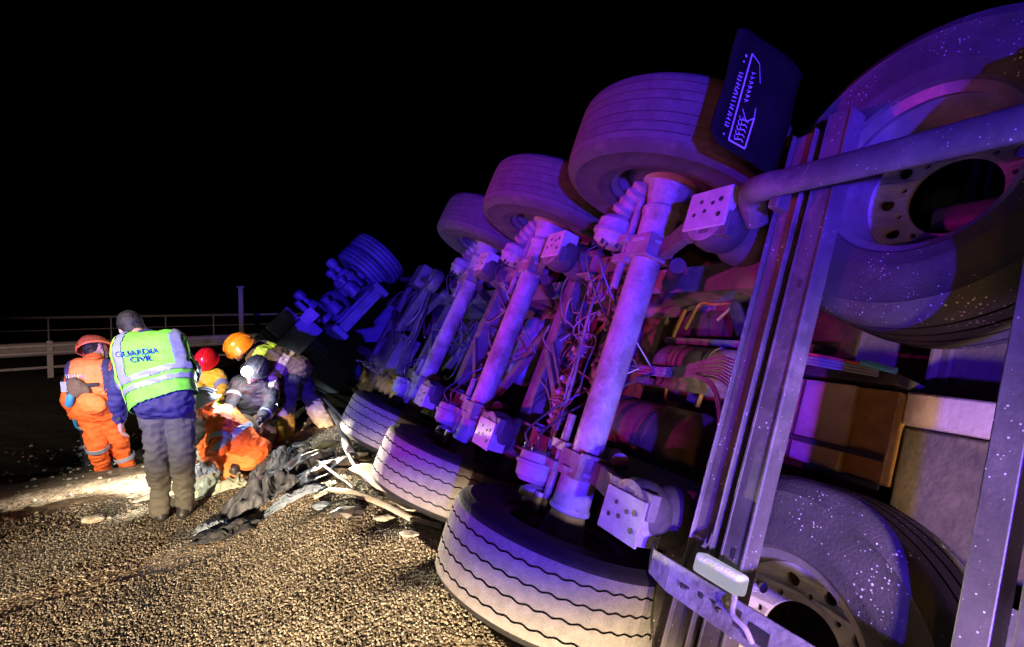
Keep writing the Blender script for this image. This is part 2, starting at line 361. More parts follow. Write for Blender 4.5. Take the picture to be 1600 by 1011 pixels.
# ---------------------------------------------------------------- guard rail, railing, post behind
RD = V((.643, .766, 0)); RP = V((-10., 11.1, 0)); RN = V((.766, -.643, 0))
def rail_pt(s, off=0, z=0): return RP+RD*s+RN*off+V((0, 0, z))
gr = tag(empty('guard_rail', rail_pt(0)), 'galvanised corrugated steel guard rail on posts behind the rescuers', 'guard rail')
m_ = MB(); prof = [(.0, .47), (.05, .50), (.08, .535), (.08, .57), (.03, .60), (.0, .625), (.03, .65), (.08, .68), (.08, .72), (.05, .75), (.0, .78)]
S = np.arange(-14, 46, 2.)
vs = [rail_pt(s, o_, z_)-rail_pt(0) for s in S for o_, z_ in prof]; n_ = len(prof)
m_.add(vs, [(i*n_+j, (i+1)*n_+j, (i+1)*n_+j+1, i*n_+j+1) for i in range(len(S)-1) for j in range(n_-1)])
b_ = link('beam', m_.mesh(M['galv']), gr); sd = b_.modifiers.new('s', 'SOLIDIFY'); sd.thickness = .004
pm = MB().bx((-.05, -.03, -.5), (.05, .03, .80)).mesh(M['galv'])
for s in np.arange(-12, 44, 4.):
    o = link('post', pm, gr, .006); o.location = rail_pt(s, .03)-rail_pt(0); o.rotation_euler.z = math.atan2(RD.y, RD.x)
lb = MB(); lb.tube([rail_pt(s, .02, .23)-rail_pt(0) for s in (-14, 0, 20, 44)], .03, 8, sub=1); link('lower_rail', lb.mesh(M['galv']), gr)
R2 = V((-18.3, 20.3, 0))
rl = tag(empty('railing', R2), 'thin galvanised pedestrian railing far beyond the guard rail', 'railing')
m_ = MB(); m_.tube([RD*s+V((0, 0, 1.05)) for s in (-16, 0, 30, 60)], .055, 8, sub=1); link('top_rail', m_.mesh(M['galv']), rl)
m_ = MB(); m_.tube([RD*s+V((0, 0, .55)) for s in (-16, 0, 30, 60)], .025, 8, sub=1); link('middle_rail', m_.mesh(M['galv']), rl)
pm = MB().cyl((0, 0, -.3), (0, 0, 1.03), .035, seg=10).mesh(M['galv'])
for s in np.arange(-14, 52, 2.):
    o = link('post', pm, rl); o.location = RD*s
p = at(377, 488, 22); m_ = MB(); m_.bx((-.09, -.05, -2.), (.09, .05, 1.05)); m_.bx((-.14, -.06, 1.05), (.14, .06, 1.12))
tag(link('marker_post', m_.mesh(M['galv']), None, .01), 'thin grey marker post rising above the far railing', 'post').location = p

# ---------------------------------------------------------------- wheels
def tyre_mesh(Ro=.535, W=.385, grooves=(-.105, -.035, .035, .105), zig=.0042, depth=.012, gw=.0042, mats=None, seg=300):
    h = W/2; k = Ro/.535
    left = [(.290, -.160), (.300, -.172), (.345, -.184), (.352, -.187), (.362, -.186), (.42, -.1925), (.468, -.189), (.474, -.192), (.480, -.188), (.505, -.177), (.520, -.164), (.528, -.150)]
    prof = [(r*k, z*h/.1925, 1, 0) for r, z in left]
    for gk in grooves:
        z = gk*h/.1925; r = Ro-.02*(abs(gk)/.19)**2*.3
        prof += [(r, z-gw, 0, 1), (r-depth, z-gw*.7, 2, 1), (r-depth, z+gw*.7, 2, 1), (r, z+gw, 0, 1)]
    prof += [(r*k, -z*h/.1925, 1, 0) for r, z in reversed(left)]
    n = len(prof); me = bpy.data.meshes.new('tyre'); vs = []
    for i in range(seg):
        a = 2*pi*i/seg; tri = sin(i*2*pi/6)
        for r, z, k2, zz in prof: vs.append((r*cos(a), r*sin(a), z+(zig*tri if zz else 0)))
    fs = []; mi = []
    for i in range(seg):
        i2 = (i+1) % seg
        for j in range(n-1):
            fs.append((i*n+j, i2*n+j, i2*n+j+1, i*n+j+1))
            a, b = prof[j], prof[j+1]; mi.append(2 if (a[2] == 2 or b[2] == 2) else (1 if a[2] == 1 and b[2] == 1 else 0))
    me.from_pydata(vs, [], fs)
    for m in mats: me.materials.append(m)
    me.polygons.foreach_set('material_index', mi); me.polygons.foreach_set('use_smooth', [True]*len(fs)); me.set_sharp_from_angle(angle=R(35)); return me
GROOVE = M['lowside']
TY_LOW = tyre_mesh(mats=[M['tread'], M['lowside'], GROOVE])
TY_UP = tyre_mesh(grooves=(-.12, -.075, -.03, .03, .075, .12), zig=0, depth=.005, gw=.0025, mats=[M['worn'], M['side'], M['side']], seg=160)
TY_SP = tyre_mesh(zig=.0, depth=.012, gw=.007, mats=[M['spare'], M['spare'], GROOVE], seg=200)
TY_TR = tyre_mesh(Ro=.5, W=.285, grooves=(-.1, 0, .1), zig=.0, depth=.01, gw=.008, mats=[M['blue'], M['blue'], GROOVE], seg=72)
def disc_mesh(r_out, r_bore, holes, r_ring, r_hole, bolts, z, dish, m, thick=.012):
    cu = bpy.data.curves.new('c', 'CURVE'); cu.dimensions = '2D'; cu.fill_mode = 'BOTH'; cu.extrude = thick/2; cu.bevel_depth = .0015
    def circ(cx, cy, r, n):
        sp = cu.splines.new('POLY'); sp.points.add(n-1); sp.use_cyclic_u = True
        for i in range(n): sp.points[i].co = (cx+r*cos(2*pi*i/n), cy+r*sin(2*pi*i/n), 0, 1)
    circ(0, 0, r_out, 64); circ(0, 0, r_bore, 40)
    for i in range(holes): a = 2*pi*i/holes; circ(r_ring*cos(a), r_ring*sin(a), r_hole, 16)
    for i in range(bolts): a = 2*pi*(i+.5)/bolts; circ((r_bore+.027)*cos(a), (r_bore+.027)*sin(a), .012, 8)
    o = bpy.data.objects.new('t', cu); me = evaluated(o)
    for v in me.vertices:
        rr = math.hypot(v.co.x, v.co.y); v.co.z += z+dish*sst(r_bore+.06, r_out, rr)
    me.materials.clear(); me.materials.append(m); return me
def rim_mesh(m, W=.30):
    h = W/2; P = [(.262, -h+.012), (.300, -h-.012), (.306, -h-.004), (.300, -h), (.286, -h+.010), (.284, -h+.04), (.262, -h+.085), (.262, h-.085), (.284, h-.04), (.286, h-.010), (.300, h), (.306, h+.004), (.300, h+.012), (.280, h+.002), (.272, h-.04), (.252, h-.088), (.252, -h+.088), (.272, -h+.04), (.262, -h+.012)]
    return MB().lathe((0, 0, 0), (0, 0, 1), P, 64).mesh(m, angle=30)
RIM = rim_mesh(M['rimd']); RIMB = rim_mesh(M['rim'])
DISC_D = disc_mesh(.255, .14, 10, .208, .025, 10, .09, .03, M['rimd']); DISC_S = disc_mesh(.255, .14, 10, .205, .023, 10, -.02, -.05, M['plate'])
DISC_S2 = disc_mesh(.255, .14, 10, .205, .023, 10, .08, -.04, M['plate'])
HUB = MB().lathe((0, 0, .02), (0, 0, 1), [(.0, -.03), (.12, -.03), (.135, 0), (.135, .08), (.10, .10), (.07, .16), (0, .165)], 32).mesh(M['iron'])
DRUM = MB().lathe((0, 0, 0), (0, 0, 1), [(.08, -.10), (.20, -.10), (.215, -.09), (.215, .05), (.15, .07), (.0, .07)], 40).mesh(M['dark'])
def frame_mtx(p, zdir, xdir):
    Z = V(zdir).normalized(); X = (V(xdir)-Z*V(xdir).dot(Z)).normalized(); Y = Z.cross(X)
    m = Matrix.Identity(4)
    for i in range(3): m[i][0] = X[i]; m[i][1] = Y[i]; m[i][2] = Z[i]; m[i][3] = p[i]
    return m
trailer = tag(empty('semi_trailer', OO), 'overturned semi-trailer lying on its side with its three axles and dusty wheels facing the camera', 'trailer')
INV = Matrix.Translation(-OO)
def wheel(parent, P, Z, X, tyre, rim, disc, spin=0, drum=True, inv=INV):
    w = empty('wheel', parent=parent, mtx=inv @ frame_mtx(P, Z, X) @ Matrix.Rotation(spin, 4, 'Z'))
    link('tyre', tyre, w); link('rim', rim, w); link('wheel_disc', disc, w)
    if drum: link('hub', HUB, w); link('brake_drum', DRUM, w)
    return w
for k in range(3):
    a = 1.31*k; l, n = fr(a)
    wheel(trailer, TP((a, 1.02, 0)), l, TT, TY_UP, RIM, DISC_D, .4*k)
    wheel(trailer, TP((a, -1.02, 0)), -l, TT, TY_LOW, RIM, DISC_D, .7*k)

# ---------------------------------------------------------------- trailer underside
def tp(p): return TP(p)-OO
def part(name, mb, m, bevel=0, angle=38, parent=None): return link(name, mb.mesh(m, tp, angle), parent or trailer, bevel)
def subdiv_box(mb, a, b, n=8, mi=0):          # a long box cut along the trailer so that it follows the twist
    for i in range(n):
        t0, t1 = a[0]+(b[0]-a[0])*i/n, a[0]+(b[0]-a[0])*(i+1)/n
    vs = []; 
    for i in range(n+1):
        t = a[0]+(b[0]-a[0])*i/n; vs += [(t, a[1], a[2]), (t, b[1], a[2]), (t, b[1], b[2]), (t, a[1], b[2])]
    fs = [(i*4+j, i*4+(j+1) % 4, (i+1)*4+(j+1) % 4, (i+1)*4+j) for i in range(n) for j in range(4)]+[(3, 2, 1, 0), (n*4, n*4+1, n*4+2, n*4+3)]
    return mb.add(vs, fs, mi)
for k in range(3):
    a = 1.31*k
    part('axle_tube', MB().lathe((a, -.60, 0), (0, 1, 0), [(0, 0), (.074, 0), (.074, 1.2), (0, 1.2)], 40), M['axle'])
    for s in (-1, 1):
        m_ = MB(); m_.lathe((a, s*.575, 0), (0, s, 0), [(.074, 0), (.098, .002), (.100, .018), (.086, .026), (.090, .17), (.098, .18), (.098, .20), (.082, .21), (.10, .30), (.13, .40), (.0, .40)], 40)
        part('axle_sleeve', m_, M['axle'], .002)
        # brake chamber with its rubber boot and clamp ring
        b0 = V((a+.25, s*.57, .09)); b1 = V((a+.235, s*.745, .09)); d = (b1-b0).normalized()
        m_ = MB(); m_.lathe(b0, d, [(0, 0), (.06, .0), (.092, .02), (.096, .06), (.108, .064), (.108, .082), (.098, .086), (.094, .14), (.07, .165), (0, .17)], 32)
        bc = part('brake_chamber', m_, M['axle'])
        m_ = MB(); q = (.003, .012); prof = [(.0, .0)]
        for i in range(9): prof += [(.058-.001*i+(.012 if i % 2 else 0), .01+i*.026)]
        prof += [(0, .25)]
        m_.lathe(b1+V((0, 0, 0)), (V((a+.10, s*.98, .05))-b1), prof, 24); part('boot', m_, M['iron'], parent=bc)
        m_ = MB()
        for i in range(6):
            an = i*pi/3; off = V((cos(an)*.08, 0, sin(an)*.08)); m_.cyl(b0+off-d*.012, b0+off+d*.02, .009, seg=6)
        m_.tube([b0+V((.05, 0, .04)), b0+V((.08, -s*.08, .06)), b0+V((.04, -s*.3, -.1)), (a+.12, 0, -.25)], .006); m_.tube([b0+V((-.05, 0, .04)), b0+V((-.06, -s*.1, .06)), b0+V((-.10, -s*.3, -.1)), (a+.05, s*.0, -.3)], .006)
        part('air_line', m_, M['hose'], parent=bc)
        # brake drum back plate, cam bracket
        m_ = MB(); m_.lathe((a, s*.80, 0), (0, s, 0), [(.09, .10), (.14, .12), (.15, .13), (.15, .145), (.09, .15)], 36); part('back_plate', m_, M['iron'])
        m_ = MB(); m_.tube([(a+.12, s*.34, .06), (a+.12, s*.85, .06)], .021, 10, sub=1); m_.box((a+.12, s*.50, .05), (.055, .022, .04)); m_.box((a+.185, s*.60, .085), (.11, .02, .022)); part('slack_adjuster', m_, M['iron'], .003)
        # trailing arm with pad plate, air spring, hanger, shock absorber
        m_ = MB(); arm = [(a-.62, .115), (a-.38, .115), (a-.18, .02), (a+.10, -.075), (a+.35, -.10), (a+.62, -.09)]
        for (t0, n0), (t1, n1) in zip(arm, arm[1:]):
            w = .05; lc = s*.50 if False else s*.56
            m_.add([(t0, lc-w, n0-.022), (t0, lc+w, n0-.022), (t0, lc+w, n0+.022), (t0, lc-w, n0+.022), (t1, lc-w, n1-.022), (t1, lc+w, n1-.022), (t1, lc+w, n1+.022), (t1, lc-w, n1+.022)],
                   [(0, 1, 2, 3)[::-1], (4, 5, 6, 7), (0, 1, 5, 4), (1, 2, 6, 5), (2, 3, 7, 6), (3, 0, 4, 7)])
        part('trailing_arm', m_, M['frame'], .004)
        m_ = MB(); m_.box((a, s*.56, .0), (.086, .06, .086)); m_.tube([(a-.10, s*.50, .1), (a-.10, s*.50, -.12)], .012, 8, sub=1); m_.tube([(a+.10, s*.62, .1), (a+.10, s*.62, -.12)], .012, 8, sub=1); part('axle_clamp', m_, M['iron'], .012)
        m_ = MB(); m_.bx((a-.61, s*.63-.085, .138), (a-.385, s*.63+.085, .150)); m_.bx((a-.61, s*.63-.075, .04), (a-.600, s*.63+.085, .138)); m_.bx((a-.60, s*.63+s*.065, .06), (a-.39, s*.63+s*.075, .138))
        pl = part('spring_plate', m_, M['plate'], .004)
        m_ = MB()
        for (dt, dl) in ((-.035, .02), (.03, .035), (.055, -.02), (.0, -.01), (-.075, .03), (-.08, -.035)):
            m_.cyl((a-.49+dt, s*.63+dl, .1502), (a-.49+dt, s*.63+dl, .153), .009 if dt > -.06 else .011, seg=10)
        part('bolt_hole', m_, M['dark'], parent=pl)['kind'] = 'stuff'
        cx = (a-.50, s*.60); m_ = MB()
        m_.lathe((cx[0], cx[1], .135), (0, 0, -1), [(0, 0), (.085, 0), (.108, .012), (.122, .04), (.124, .08), (.114, .12), (.10, .14), (.114, .16), (.126, .20), (.124, .25), (.10, .29), (0, .29)], 40)
        asp = part('air_spring', m_, M['side'])
        m_ = MB(); m_.lathe((cx[0], cx[1], .137), (0, 0, 1), [(.075, 0), (.103, 0), (.106, .004), (.10, .006), (.075, .004)], 36)
        for i in range(6): an = i*pi/3; m_.box((cx[0]+cos(an)*.05, cx[1]+sin(an)*.05, .139), (.045, .005, .003), (V((cos(an), sin(an), 0)), V((-sin(an), cos(an), 0)), V((0, 0, 1))))
        part('bead_plate', m_, M['iron'], parent=asp)
        m_ = MB(); m_.bx((a+.55, s*.56-.08, -.35), (a+.70, s*.56-.066, -.02)); m_.bx((a+.55, s*.56+.066, -.35), (a+.70, s*.56+.08, -.02)); m_.cyl((a+.62, s*.56-.10, -.09), (a+.62, s*.56+.10, -.09), .035); part('hanger', m_, M['frame'], .003)
        m_ = MB(); m_.cyl((a-.22, s*.47, -.02), (a+.05, s*.47, -.22), .038, seg=20); m_.cyl((a+.0, s*.47, -.185), (a+.36, s*.47, -.44), .026, seg=16); part('shock_absorber', m_, M['dark'])
        part('marker_tag', MB().box((a+.125, -.795, .10), (.018, .045, .012)), M['cream'], .003) if s < 0 and k < 2 else None
# C-section cross beams between the axles
for t0 in (.95, 2.26, 3.57):
    m_ = MB(); m_.bx((t0-.065, -.90, -.30), (t0-.055, .80, -.15)); m_.bx((t0-.055, -.90, -.16), (t0+.065, .80, -.15)); m_.bx((t0-.065, -.9, -.149), (t0-.045, .8, -.142)); m_.bx((t0-.05, -.90, -.30), (t0+.05, .80, -.29))
    part('cross_beam', m_, M['frame'], .003)
# main longitudinal I-rails and the underfloor
for s in (-1, 1):
    m_ = MB(); subdiv_box(m_, (-2.6, s*.52-.07, -.30), (8.2, s*.52+.07, -.285), 16); subdiv_box(m_, (-2.6, s*.52-.006, -.66), (8.2, s*.52+.006, -.3005), 16); subdiv_box(m_, (-2.6, s*.52-.07, -.675), (8.2, s*.52+.07, -.6605), 16)
    part('chassis_rail', m_, M['frame'])
m_ = MB(); subdiv_box(m_, (-2.8, -1.27, -.80), (9.6, 1.27, -.78), 18); part('floor', m_, M['rusty'])
for i in range(30):
    t0 = -2.5+i*.38; m_ = MB(); m_.bx((t0-.03, -1.2, -.7795), (t0+.03, 1.2, -.74)); m_.bx((t0-.004, -1.2, -.74), (t0+.004, 1.2, -.68)); part('floor_bearer', m_, M['rusty'])
m_ = MB(); subdiv_box(m_, (-2.8, -1.275, -3.3), (9.6, 1.275, -.81), 18); part('cargo_body', m_, M['dark'])
m_ = MB(); subdiv_box(m_, (-2.8, 1.225, -.80), (9.6, 1.285, -.62), 18); part('side_rail', m_, M['dark']); m_ = MB(); subdiv_box(m_, (-2.8, -1.285, -.80), (9.6, -1.225, -.62), 18); part('side_rail', m_, M['dark'])
# air tanks
def tank(name, c, length, r, m, ax=(1, 0, 0)):
    m_ = MB(); h = length; m_.lathe(V(c)-V(ax)*h/2, ax, [(0, -.05), (r*.5, -.04), (r*.85, -.01), (r, .03), (r, h*.5), (r, h-.03), (r*.85, h+.01), (r*.5, h+.04), (0, h+.05)], 36); m_.lathe(V(c)-V(ax)*h*.22, ax, [(r, 0), (r+.006, 0), (r+.006, .03), (r, .03)], 36); m_.lathe(V(c)+V(ax)*h*.22, ax, [(r, 0), (r+.006, 0), (r+.006, .03), (r, .03)], 36)
    return part(name, m_, m)
tank('air_tank', (.20, -.33, -.52), .80, .20, M['rusty']); tank('air_tank', (-.05, .10, -.52), .55, .115, M['frame']); tank('air_tank', (.62, .10, -.45), .42, .12, M['frame'], (0, 1, 0)); tank('air_tank', (1.75, .05, -.45), .5, .13, M['blue'], (0, 1, 0))
# diagonal braces, slanting panels
def strut(a, b, w, h, m, name='brace'):
    a = V(a); b = V(b); d = (b-a).normalized(); x = d.cross(V((0, 0, 1))).normalized(); z = x.cross(d)
    return part(name, MB().box((a+b)/2, (w, (b-a).length/2, h), (x, d, z)), m, .003)
strut((-.05, .50, -.60), (-.45, -.1, -.62), .03, .02, M['rusty']); strut((-.2, .52, -.60), (-.62, -.1, -.62), .03, .02, M['rusty'])
strut((.90, .0, -.12), (.60, -.33, -.15), .022, .012, M['frame']); strut((.86, .05, -.12), (.56, -.28, -.15), .012, .012, M['frame'])
strut((2.2, .0, -.12), (1.9, -.35, -.15), .022, .012, M['frame']); strut((3.5, .0, -.12), (3.2, -.35, -.15), .022, .012, M['frame'])
strut((1.15, .48, -.35), (1.9, -.48, -.35), .03, .03, M['frame']); strut((2.6, .48, -.35), (3.3, -.48, -.35), .03, .03, M['frame']); strut((-.62, .25, -.55), (.3, .25, -.55), .018, .03, M['frame']); strut((-.62, -.02, -.5), (.4, -.02, -.5), .018, .03, M['frame'])
m_ = MB(); m_.bx((-.72, .0, -.66), (.35, .47, -.64)); part('mudguard_panel', m_, M['dark'])
# valve blocks, couplings and hoses between the first two axles, then sparser ones further off
def valve(c, s, m):
    c = V(c); m_ = MB(); m_.box(c, (s*.8, s*.55, s*.5)); m_.lathe(c+V((0, 0, s*.5)), (0, 0, 1), [(s*.42, 0), (s*.42, .02), (s*.3, .035), (0, .04)], 16)
    for dx, dy in ((1, 0), (-1, 0), (0, 1), (0, -1)): m_.cyl(c+V((dx*s*.7, dy*s*.5, 0)), c+V((dx*s*1.15, dy*s*.95, 0)), s*.16, seg=8)
    for dx in (-.5, .5): m_.cyl(c+V((dx*s, .4*s, s*.4)), c+V((dx*s, .4*s, s*.62)), s*.1, seg=6)
    return part('valve', m_, m, .003)
random.seed(11)
for c, s, m in (((.42, .26, -.16), .06, 'frame'), ((.50, .02, -.12), .055, 'iron'), ((.62, .14, -.2), .05, 'axle'), ((.38, -.04, -.2), .05, 'frame'), ((.56, -.16, -.14), .045, 'axle'), ((.60, -.30, -.16), .04, 'iron'), ((.30, .10, -.24), .045, 'frame'), ((.7, .0, -.22), .05, 'frame'), ((.45, .42, -.2), .045, 'axle'),
             ((1.72, .15, -.15), .05, 'frame'), ((1.8, -.1, -.18), .05, 'iron'), ((1.95, .3, -.2), .05, 'frame'), ((2.9, .1, -.2), .05, 'frame'), ((1.6, -.3, -.2), .05, 'iron'), ((3.1, -.2, -.2), .05, 'frame')):
    valve(c, s, M[m])
m_ = MB()                                        # coiled hose and round clip
for rr, cc in ((.085, (.44, .40, -.06)), (.075, (.46, .385, -.05)), (.06, (.44, .395, -.04))):
    m_.tube([(cc[0]+rr*cos(t), cc[1]+rr*1.15*sin(t), cc[2]+.01*sin(3*t)) for t in np.linspace(0, 2*pi, 14)], .0065, 6)
part('coiled_hose', m_, M['frame'])
m_ = MB()                                        # rubber bellows of the drain coupling
m_.lathe((.52, -.45, -.12), (.12, 1, 0), [(0, 0), (.03, 0)]+[(.052 if i % 2 else .036, .01+.018*i) for i in range(12)]+[(.03, .235), (0, .235)], 20); part('bellows', m_, M['axle'])
m_ = MB(); m_.tube([(.52, -.45, -.12), (.50, -.6, -.12), (.47, -.8, -.16)], .012, 8); m_.tube([(.35, .55, .0), (.33, .2, .02), (.30, -.2, .0), (.28, -.62, .02)], .008, 8); m_.tube([(.37, .50, .0), (.345, .15, .01), (.33, -.25, .0), (.30, -.62, .02)], .006, 8); part('brake_pipe', m_, M['frame'])
def rnd(a, b): return random.uniform(a, b)
def hoses(n, box, rad, m, name, step=.16, k=5):
    m_ = MB()
    for _ in range(n):
        p = V([rnd(box[0][i], box[1][i]) for i in range(3)]); P = [p.copy()]; d = V((rnd(-1, 1), rnd(-1, 1), rnd(-.3, .3)))
        for _ in range(k):
            d = (d+V((rnd(-.9, .9), rnd(-.9, .9), rnd(-.4, .4)))).normalized(); p = p+d*step*rnd(.5, 1.1)
            for i in range(3): p[i] = min(max(p[i], box[0][i]), box[1][i])
            P.append(p.copy())
        m_.tube(P, rad*rnd(.7, 1.2), 6, sub=5)
    return part(name, m_, m)
hoses(13, ((.30, -.40, -.26), (.86, .50, -.05)), .0065, M['frame'], 'hose'); hoses(8, ((.30, -.30, -.22), (.84, .45, -.05)), .005, M['hosel'], 'hose', .12); hoses(5, ((.32, -.3, -.3), (.84, .4, -.2)), .006, M['hosey'], 'hose'); hoses(6, ((.30, -.4, -.3), (.86, .5, -.1)), .008, M['hose'], 'hose')
hoses(12, ((1.5, -.5, -.3), (2.15, .5, -.1)), .008, M['frame'], 'hose', .2); hoses(4, ((1.2, .1, -.5), (2.1, .5, -.25)), .012, M['hosey'], 'hose', .2); hoses(12, ((2.8, -.5, -.3), (3.5, .5, -.1)), .009, M['frame'], 'hose', .2)
hoses(4, ((-.1, -.1, -.6), (.25, .5, -.5)), .012, M['hosey'], 'hose', .2)
# cable bundle that fans out on to the carrier beam
m_ = MB(); m2 = MB()
for i in range(9):
    e = -.10+.035*i; m_.tube([(.30, -.01+.006*i, -.34-.01*(i % 3)), (-.05, .0+.006*i, -.33), (-.35, .02+.012*i, -.28+.01*(i % 2)), (-.55, .02+.03*(i-3)*.6, -.2), (-.70, .10+e*1.3, -.10)], .0045, 6)
for i in range(3): m2.tube([(-.22, .02, -.27), (-.42, -.02-.01*i, -.22), (-.55, -.16-.02*i, -.17), (-.60, -.34-.03*i, -.12)], .005, 6)
part('cable', m_, M['hosel']); part('cable', m2, M['hosel'])
m_ = MB(); m3 = MB(); m4 = MB()
for i in range(3): m_.tube([(-.62, .15+.012*i, -.34), (-.85, .13+.012*i, -.33), (-1.0, .12+.01*i, -.34)], .006, 6)
m3.tube([(-.62, .19, -.34), (-.85, .165, -.33), (-1.0, .15, -.34)], .006, 6); m4.tube([(-.95, .16, -.32), (-1.06, .14, -.33)], .012, 6)
part('cable', m_, M['hosel']); part('cable', m3, M['hoser']); part('cable', m4, M['hosec'])
# locker seen behind the spare wheels
m_ = MB(); m_.bx((-.915, -.24, -.62), (-.55, .085, -.38)); part('locker', m_, M['box'], .006)
m_ = MB(); m_.bx((-.725, -.24, -.38), (-.718, .085, -.376)); m_.bx((-.66, -.22, -.379), (-.655, .07, -.376)); part('locker_seam', m_, M['dark'])
m_ = MB(); m_.bx((-1.05, -.24, -.62), (-.9155, .085, -.40)); part('locker_side', m_, M['amber'], .006)
m_ = MB(); m_.bx((-1.75, -.02, -.62), (-1.0505, .095, -.43)); part('side_panel', m_, M['box'], .01)
m_ = MB(); m_.bx((-1.06, -.165, -.374), (-.5, -.145, -.365)); part('strap', m_, M['dark']); m_ = MB(); m_.bx((-1.06, -.26, -.374), (-.5, -.24, -.365)); part('strap', m_, M['dark']); m_ = MB(); m_.bx((-1.9, -.45, -.66), (-1.055, -.025, -.45)); part('side_panel', m_, M['rusty'], .01)
m_ = MB(); m_.bx((-1.05, .10, -.62), (-.55, .14, -.37)); part('locker_lid', m_, M['dark'], .004)

# spare wheel carrier: upper and lower bar along, beams across
m_ = MB(); m_.bx((-.925, -1.12, -.07), (-.835, 1.0, .0)); m_.bx((-.925, -1.12, .0), (-.915, 1.0, .006)); m_.bx((-.845, -1.12, .0), (-.835, 1.0, .006)); cb_ = part('carrier_beam', m_, M['near'], .004); m_ = MB(); m_.bx((-.888, -.61, .0005), (-.874, -.575, .002)); part('slot', m_, M['dark'], parent=cb_); m_ = MB(); m_.bx((-.888, .33, .0005), (-.876, .36, .002)); part('slot', m_, M['dark'], parent=cb_)
m_ = MB(); m_.bx((-.8, -1.12, -.07), (-.70, .96, -.012)); m_.bx((-.834, -1.1, -.068), (-.801, .93, -.058)); m_.bx((-.708, -1.12, -.012), (-.70, .96, .01)); m_.bx((-.8, -1.12, -.012), (-.792, .96, .01)); part('carrier_beam', m_, M['near'], .004)
m_ = MB(); m_.bx((-1.525, -1.15, -.08), (-1.46, 1.0, .0)); part('carrier_beam', m_, M['near'], .004)
m_ = MB(); m_.bx((-1.75, -1.15, -.08), (-1.565, 1.0, .02)); part('carrier_beam', m_, M['near'], .004)
m_ = MB(); P = [(-.64, .60, .02), (-.665, .655, .09), (-.70, .668, .13), (-.80, .665, .15), (-1.2, .665, .15), (-1.55, .665, .15), (-2.0, .665, .15)]
m_.tube(P, .049, 20)
for v in m_.v: v.z = (.15 if v.x < -.8 else v.z)+(v.z-.15)*(.55 if v.x < -.8 else 0)
ub = part('carrier_bar', m_, M['frame'])
m_ = MB(); m_.box((-.80, .66, .10), (.02, .07, .03)); part('clamp', m_, M['near'], .004, parent=ub)
m_ = MB(); vs = []; 
lowbar = [(-.62, -.70, .08, .03), (-.70, -.715, .15, .04), (-.80, -.72, .16, .05), (-1.3, -.715, .16, .052), (-2.0, -.715, .16, .052)]
for (t0, l0, n0, w0), (t1, l1, n1, w1) in zip(lowbar, lowbar[1:]):
    m_.add([(t0, l0-w0, n0-.01), (t0, l0+w0, n0-.01), (t0, l0+w0, n0), (t0, l0-w0, n0), (t1, l1-w1, n1-.01), (t1, l1+w1, n1-.01), (t1, l1+w1, n1), (t1, l1-w1, n1)], [(3, 2, 1, 0), (4, 5, 6, 7), (0, 1, 5, 4), (1, 2, 6, 5), (2, 3, 7, 6), (3, 0, 4, 7)])
m_.bx((-2.0, -.772, .08), (-.80, -.762, .149)); lb = part('carrier_bar', m_, M['axle'], .003)
m_ = MB()
for t0 in (-.86, -.875, -.93, -.985, -1.0): m_.cyl((t0, -.715+.012*((t0*100) % 2-1), .1602), (t0, -.715, .1625), .009, seg=10)
m_.bx((-1.16, -.74, .1602), (-1.10, -.70, .163)); m_.bx((-1.07, -.735, .1602), (-1.055, -.69, .163)); part('bolt_hole', m_, M['dark'], parent=lb)['kind'] = 'stuff'
m_ = MB(); m_.tube([(-1.04, -.66, .165), (-1.06, -.70, .185), (-1.10, -.715, .18), (-1.12, -.745, .165)], .008, 8); part('hook', m_, M['plate'], parent=lb)
m_ = MB(); m_.bx((-.975, -.69, .02), (-.80, -.625, .075)); part('marker_reflector', m_, M['lens'], .012)  # white block whose glow imitates a reflection
m_ = MB(); m_.tube([(-.80, -.60, .02), (-.77, -.50, -.04), (-.74, -.42, -.1)], .01); m_.tube([(-.79, -.61, .03), (-.75, -.53, -.04), (-.70, -.46, -.1)], .008); part('cable', m_, M['frame'])
# longitudinal tube behind the upper spare wheel, thin rods through its bore
m_ = MB(); m_.cyl((-1.03, .725, -.462), (-1.33, .725, -.462), .064, seg=32); part('cross_tube', m_, M['near'])
# mud flap with faint print behind the first upper wheel
fl = MB(); nF = 14
for i in range(nF+1):
    for j in range(9):
        l_ = .80+.47*i/nF; n_ = .36-.38*j/8; cx_ = 1.2 if (i == 0 or i == nF) and j == 0 else 1
        fl.v.append(V((-.645+.008*sin(j*.9)+.005*sin(i*.7), l_+(.03 if (i == 0 and j == 0) else 0)-(.03 if (i == nF and j == 0) else 0), n_)))
fl.f = [(i*9+j, i*9+j+1, (i+1)*9+j+1, (i+1)*9+j) for i in range(nF) for j in range(8)]; fl.m = [0]*len(fl.f)
fo = part('mud_flap', fl, M['flap']); sd = fo.modifiers.new('s', 'SOLIDIFY'); sd.thickness = .008; sd.offset = 0
pr = MB()
def fl_t(n_): j = (.36-n_)/.38*8; return -.645+.008*sin(j*.9)-.0105
def stroke(l0, n0, l1, n1, w):
    n0 -= .058; n1 -= .058; d = V((l1-l0, n1-n0)); p_ = V((-d.y, d.x)).normalized()*w
    pr.add([(fl_t(n0), l0+p_.x, n0+p_.y), (fl_t(n0), l0-p_.x, n0-p_.y), (fl_t(n1), l1-p_.x, n1-p_.y), (fl_t(n1), l1+p_.x, n1+p_.y)], [(0, 1, 2, 3)])
stroke(.83, .325, 1.19, .325, .0035); stroke(.83, .325, .83, .245, .0035); stroke(.83, .245, .96, .24, .0035); stroke(.96, .24, 1.0, .245, .002); stroke(1.19, .325, 1.17, .28, .002); stroke(1.17, .28, 1.10, .255, .0015); stroke(.96, .24, .93, .27, .002); stroke(.93, .27, .97, .30, .002)
random.seed(3)
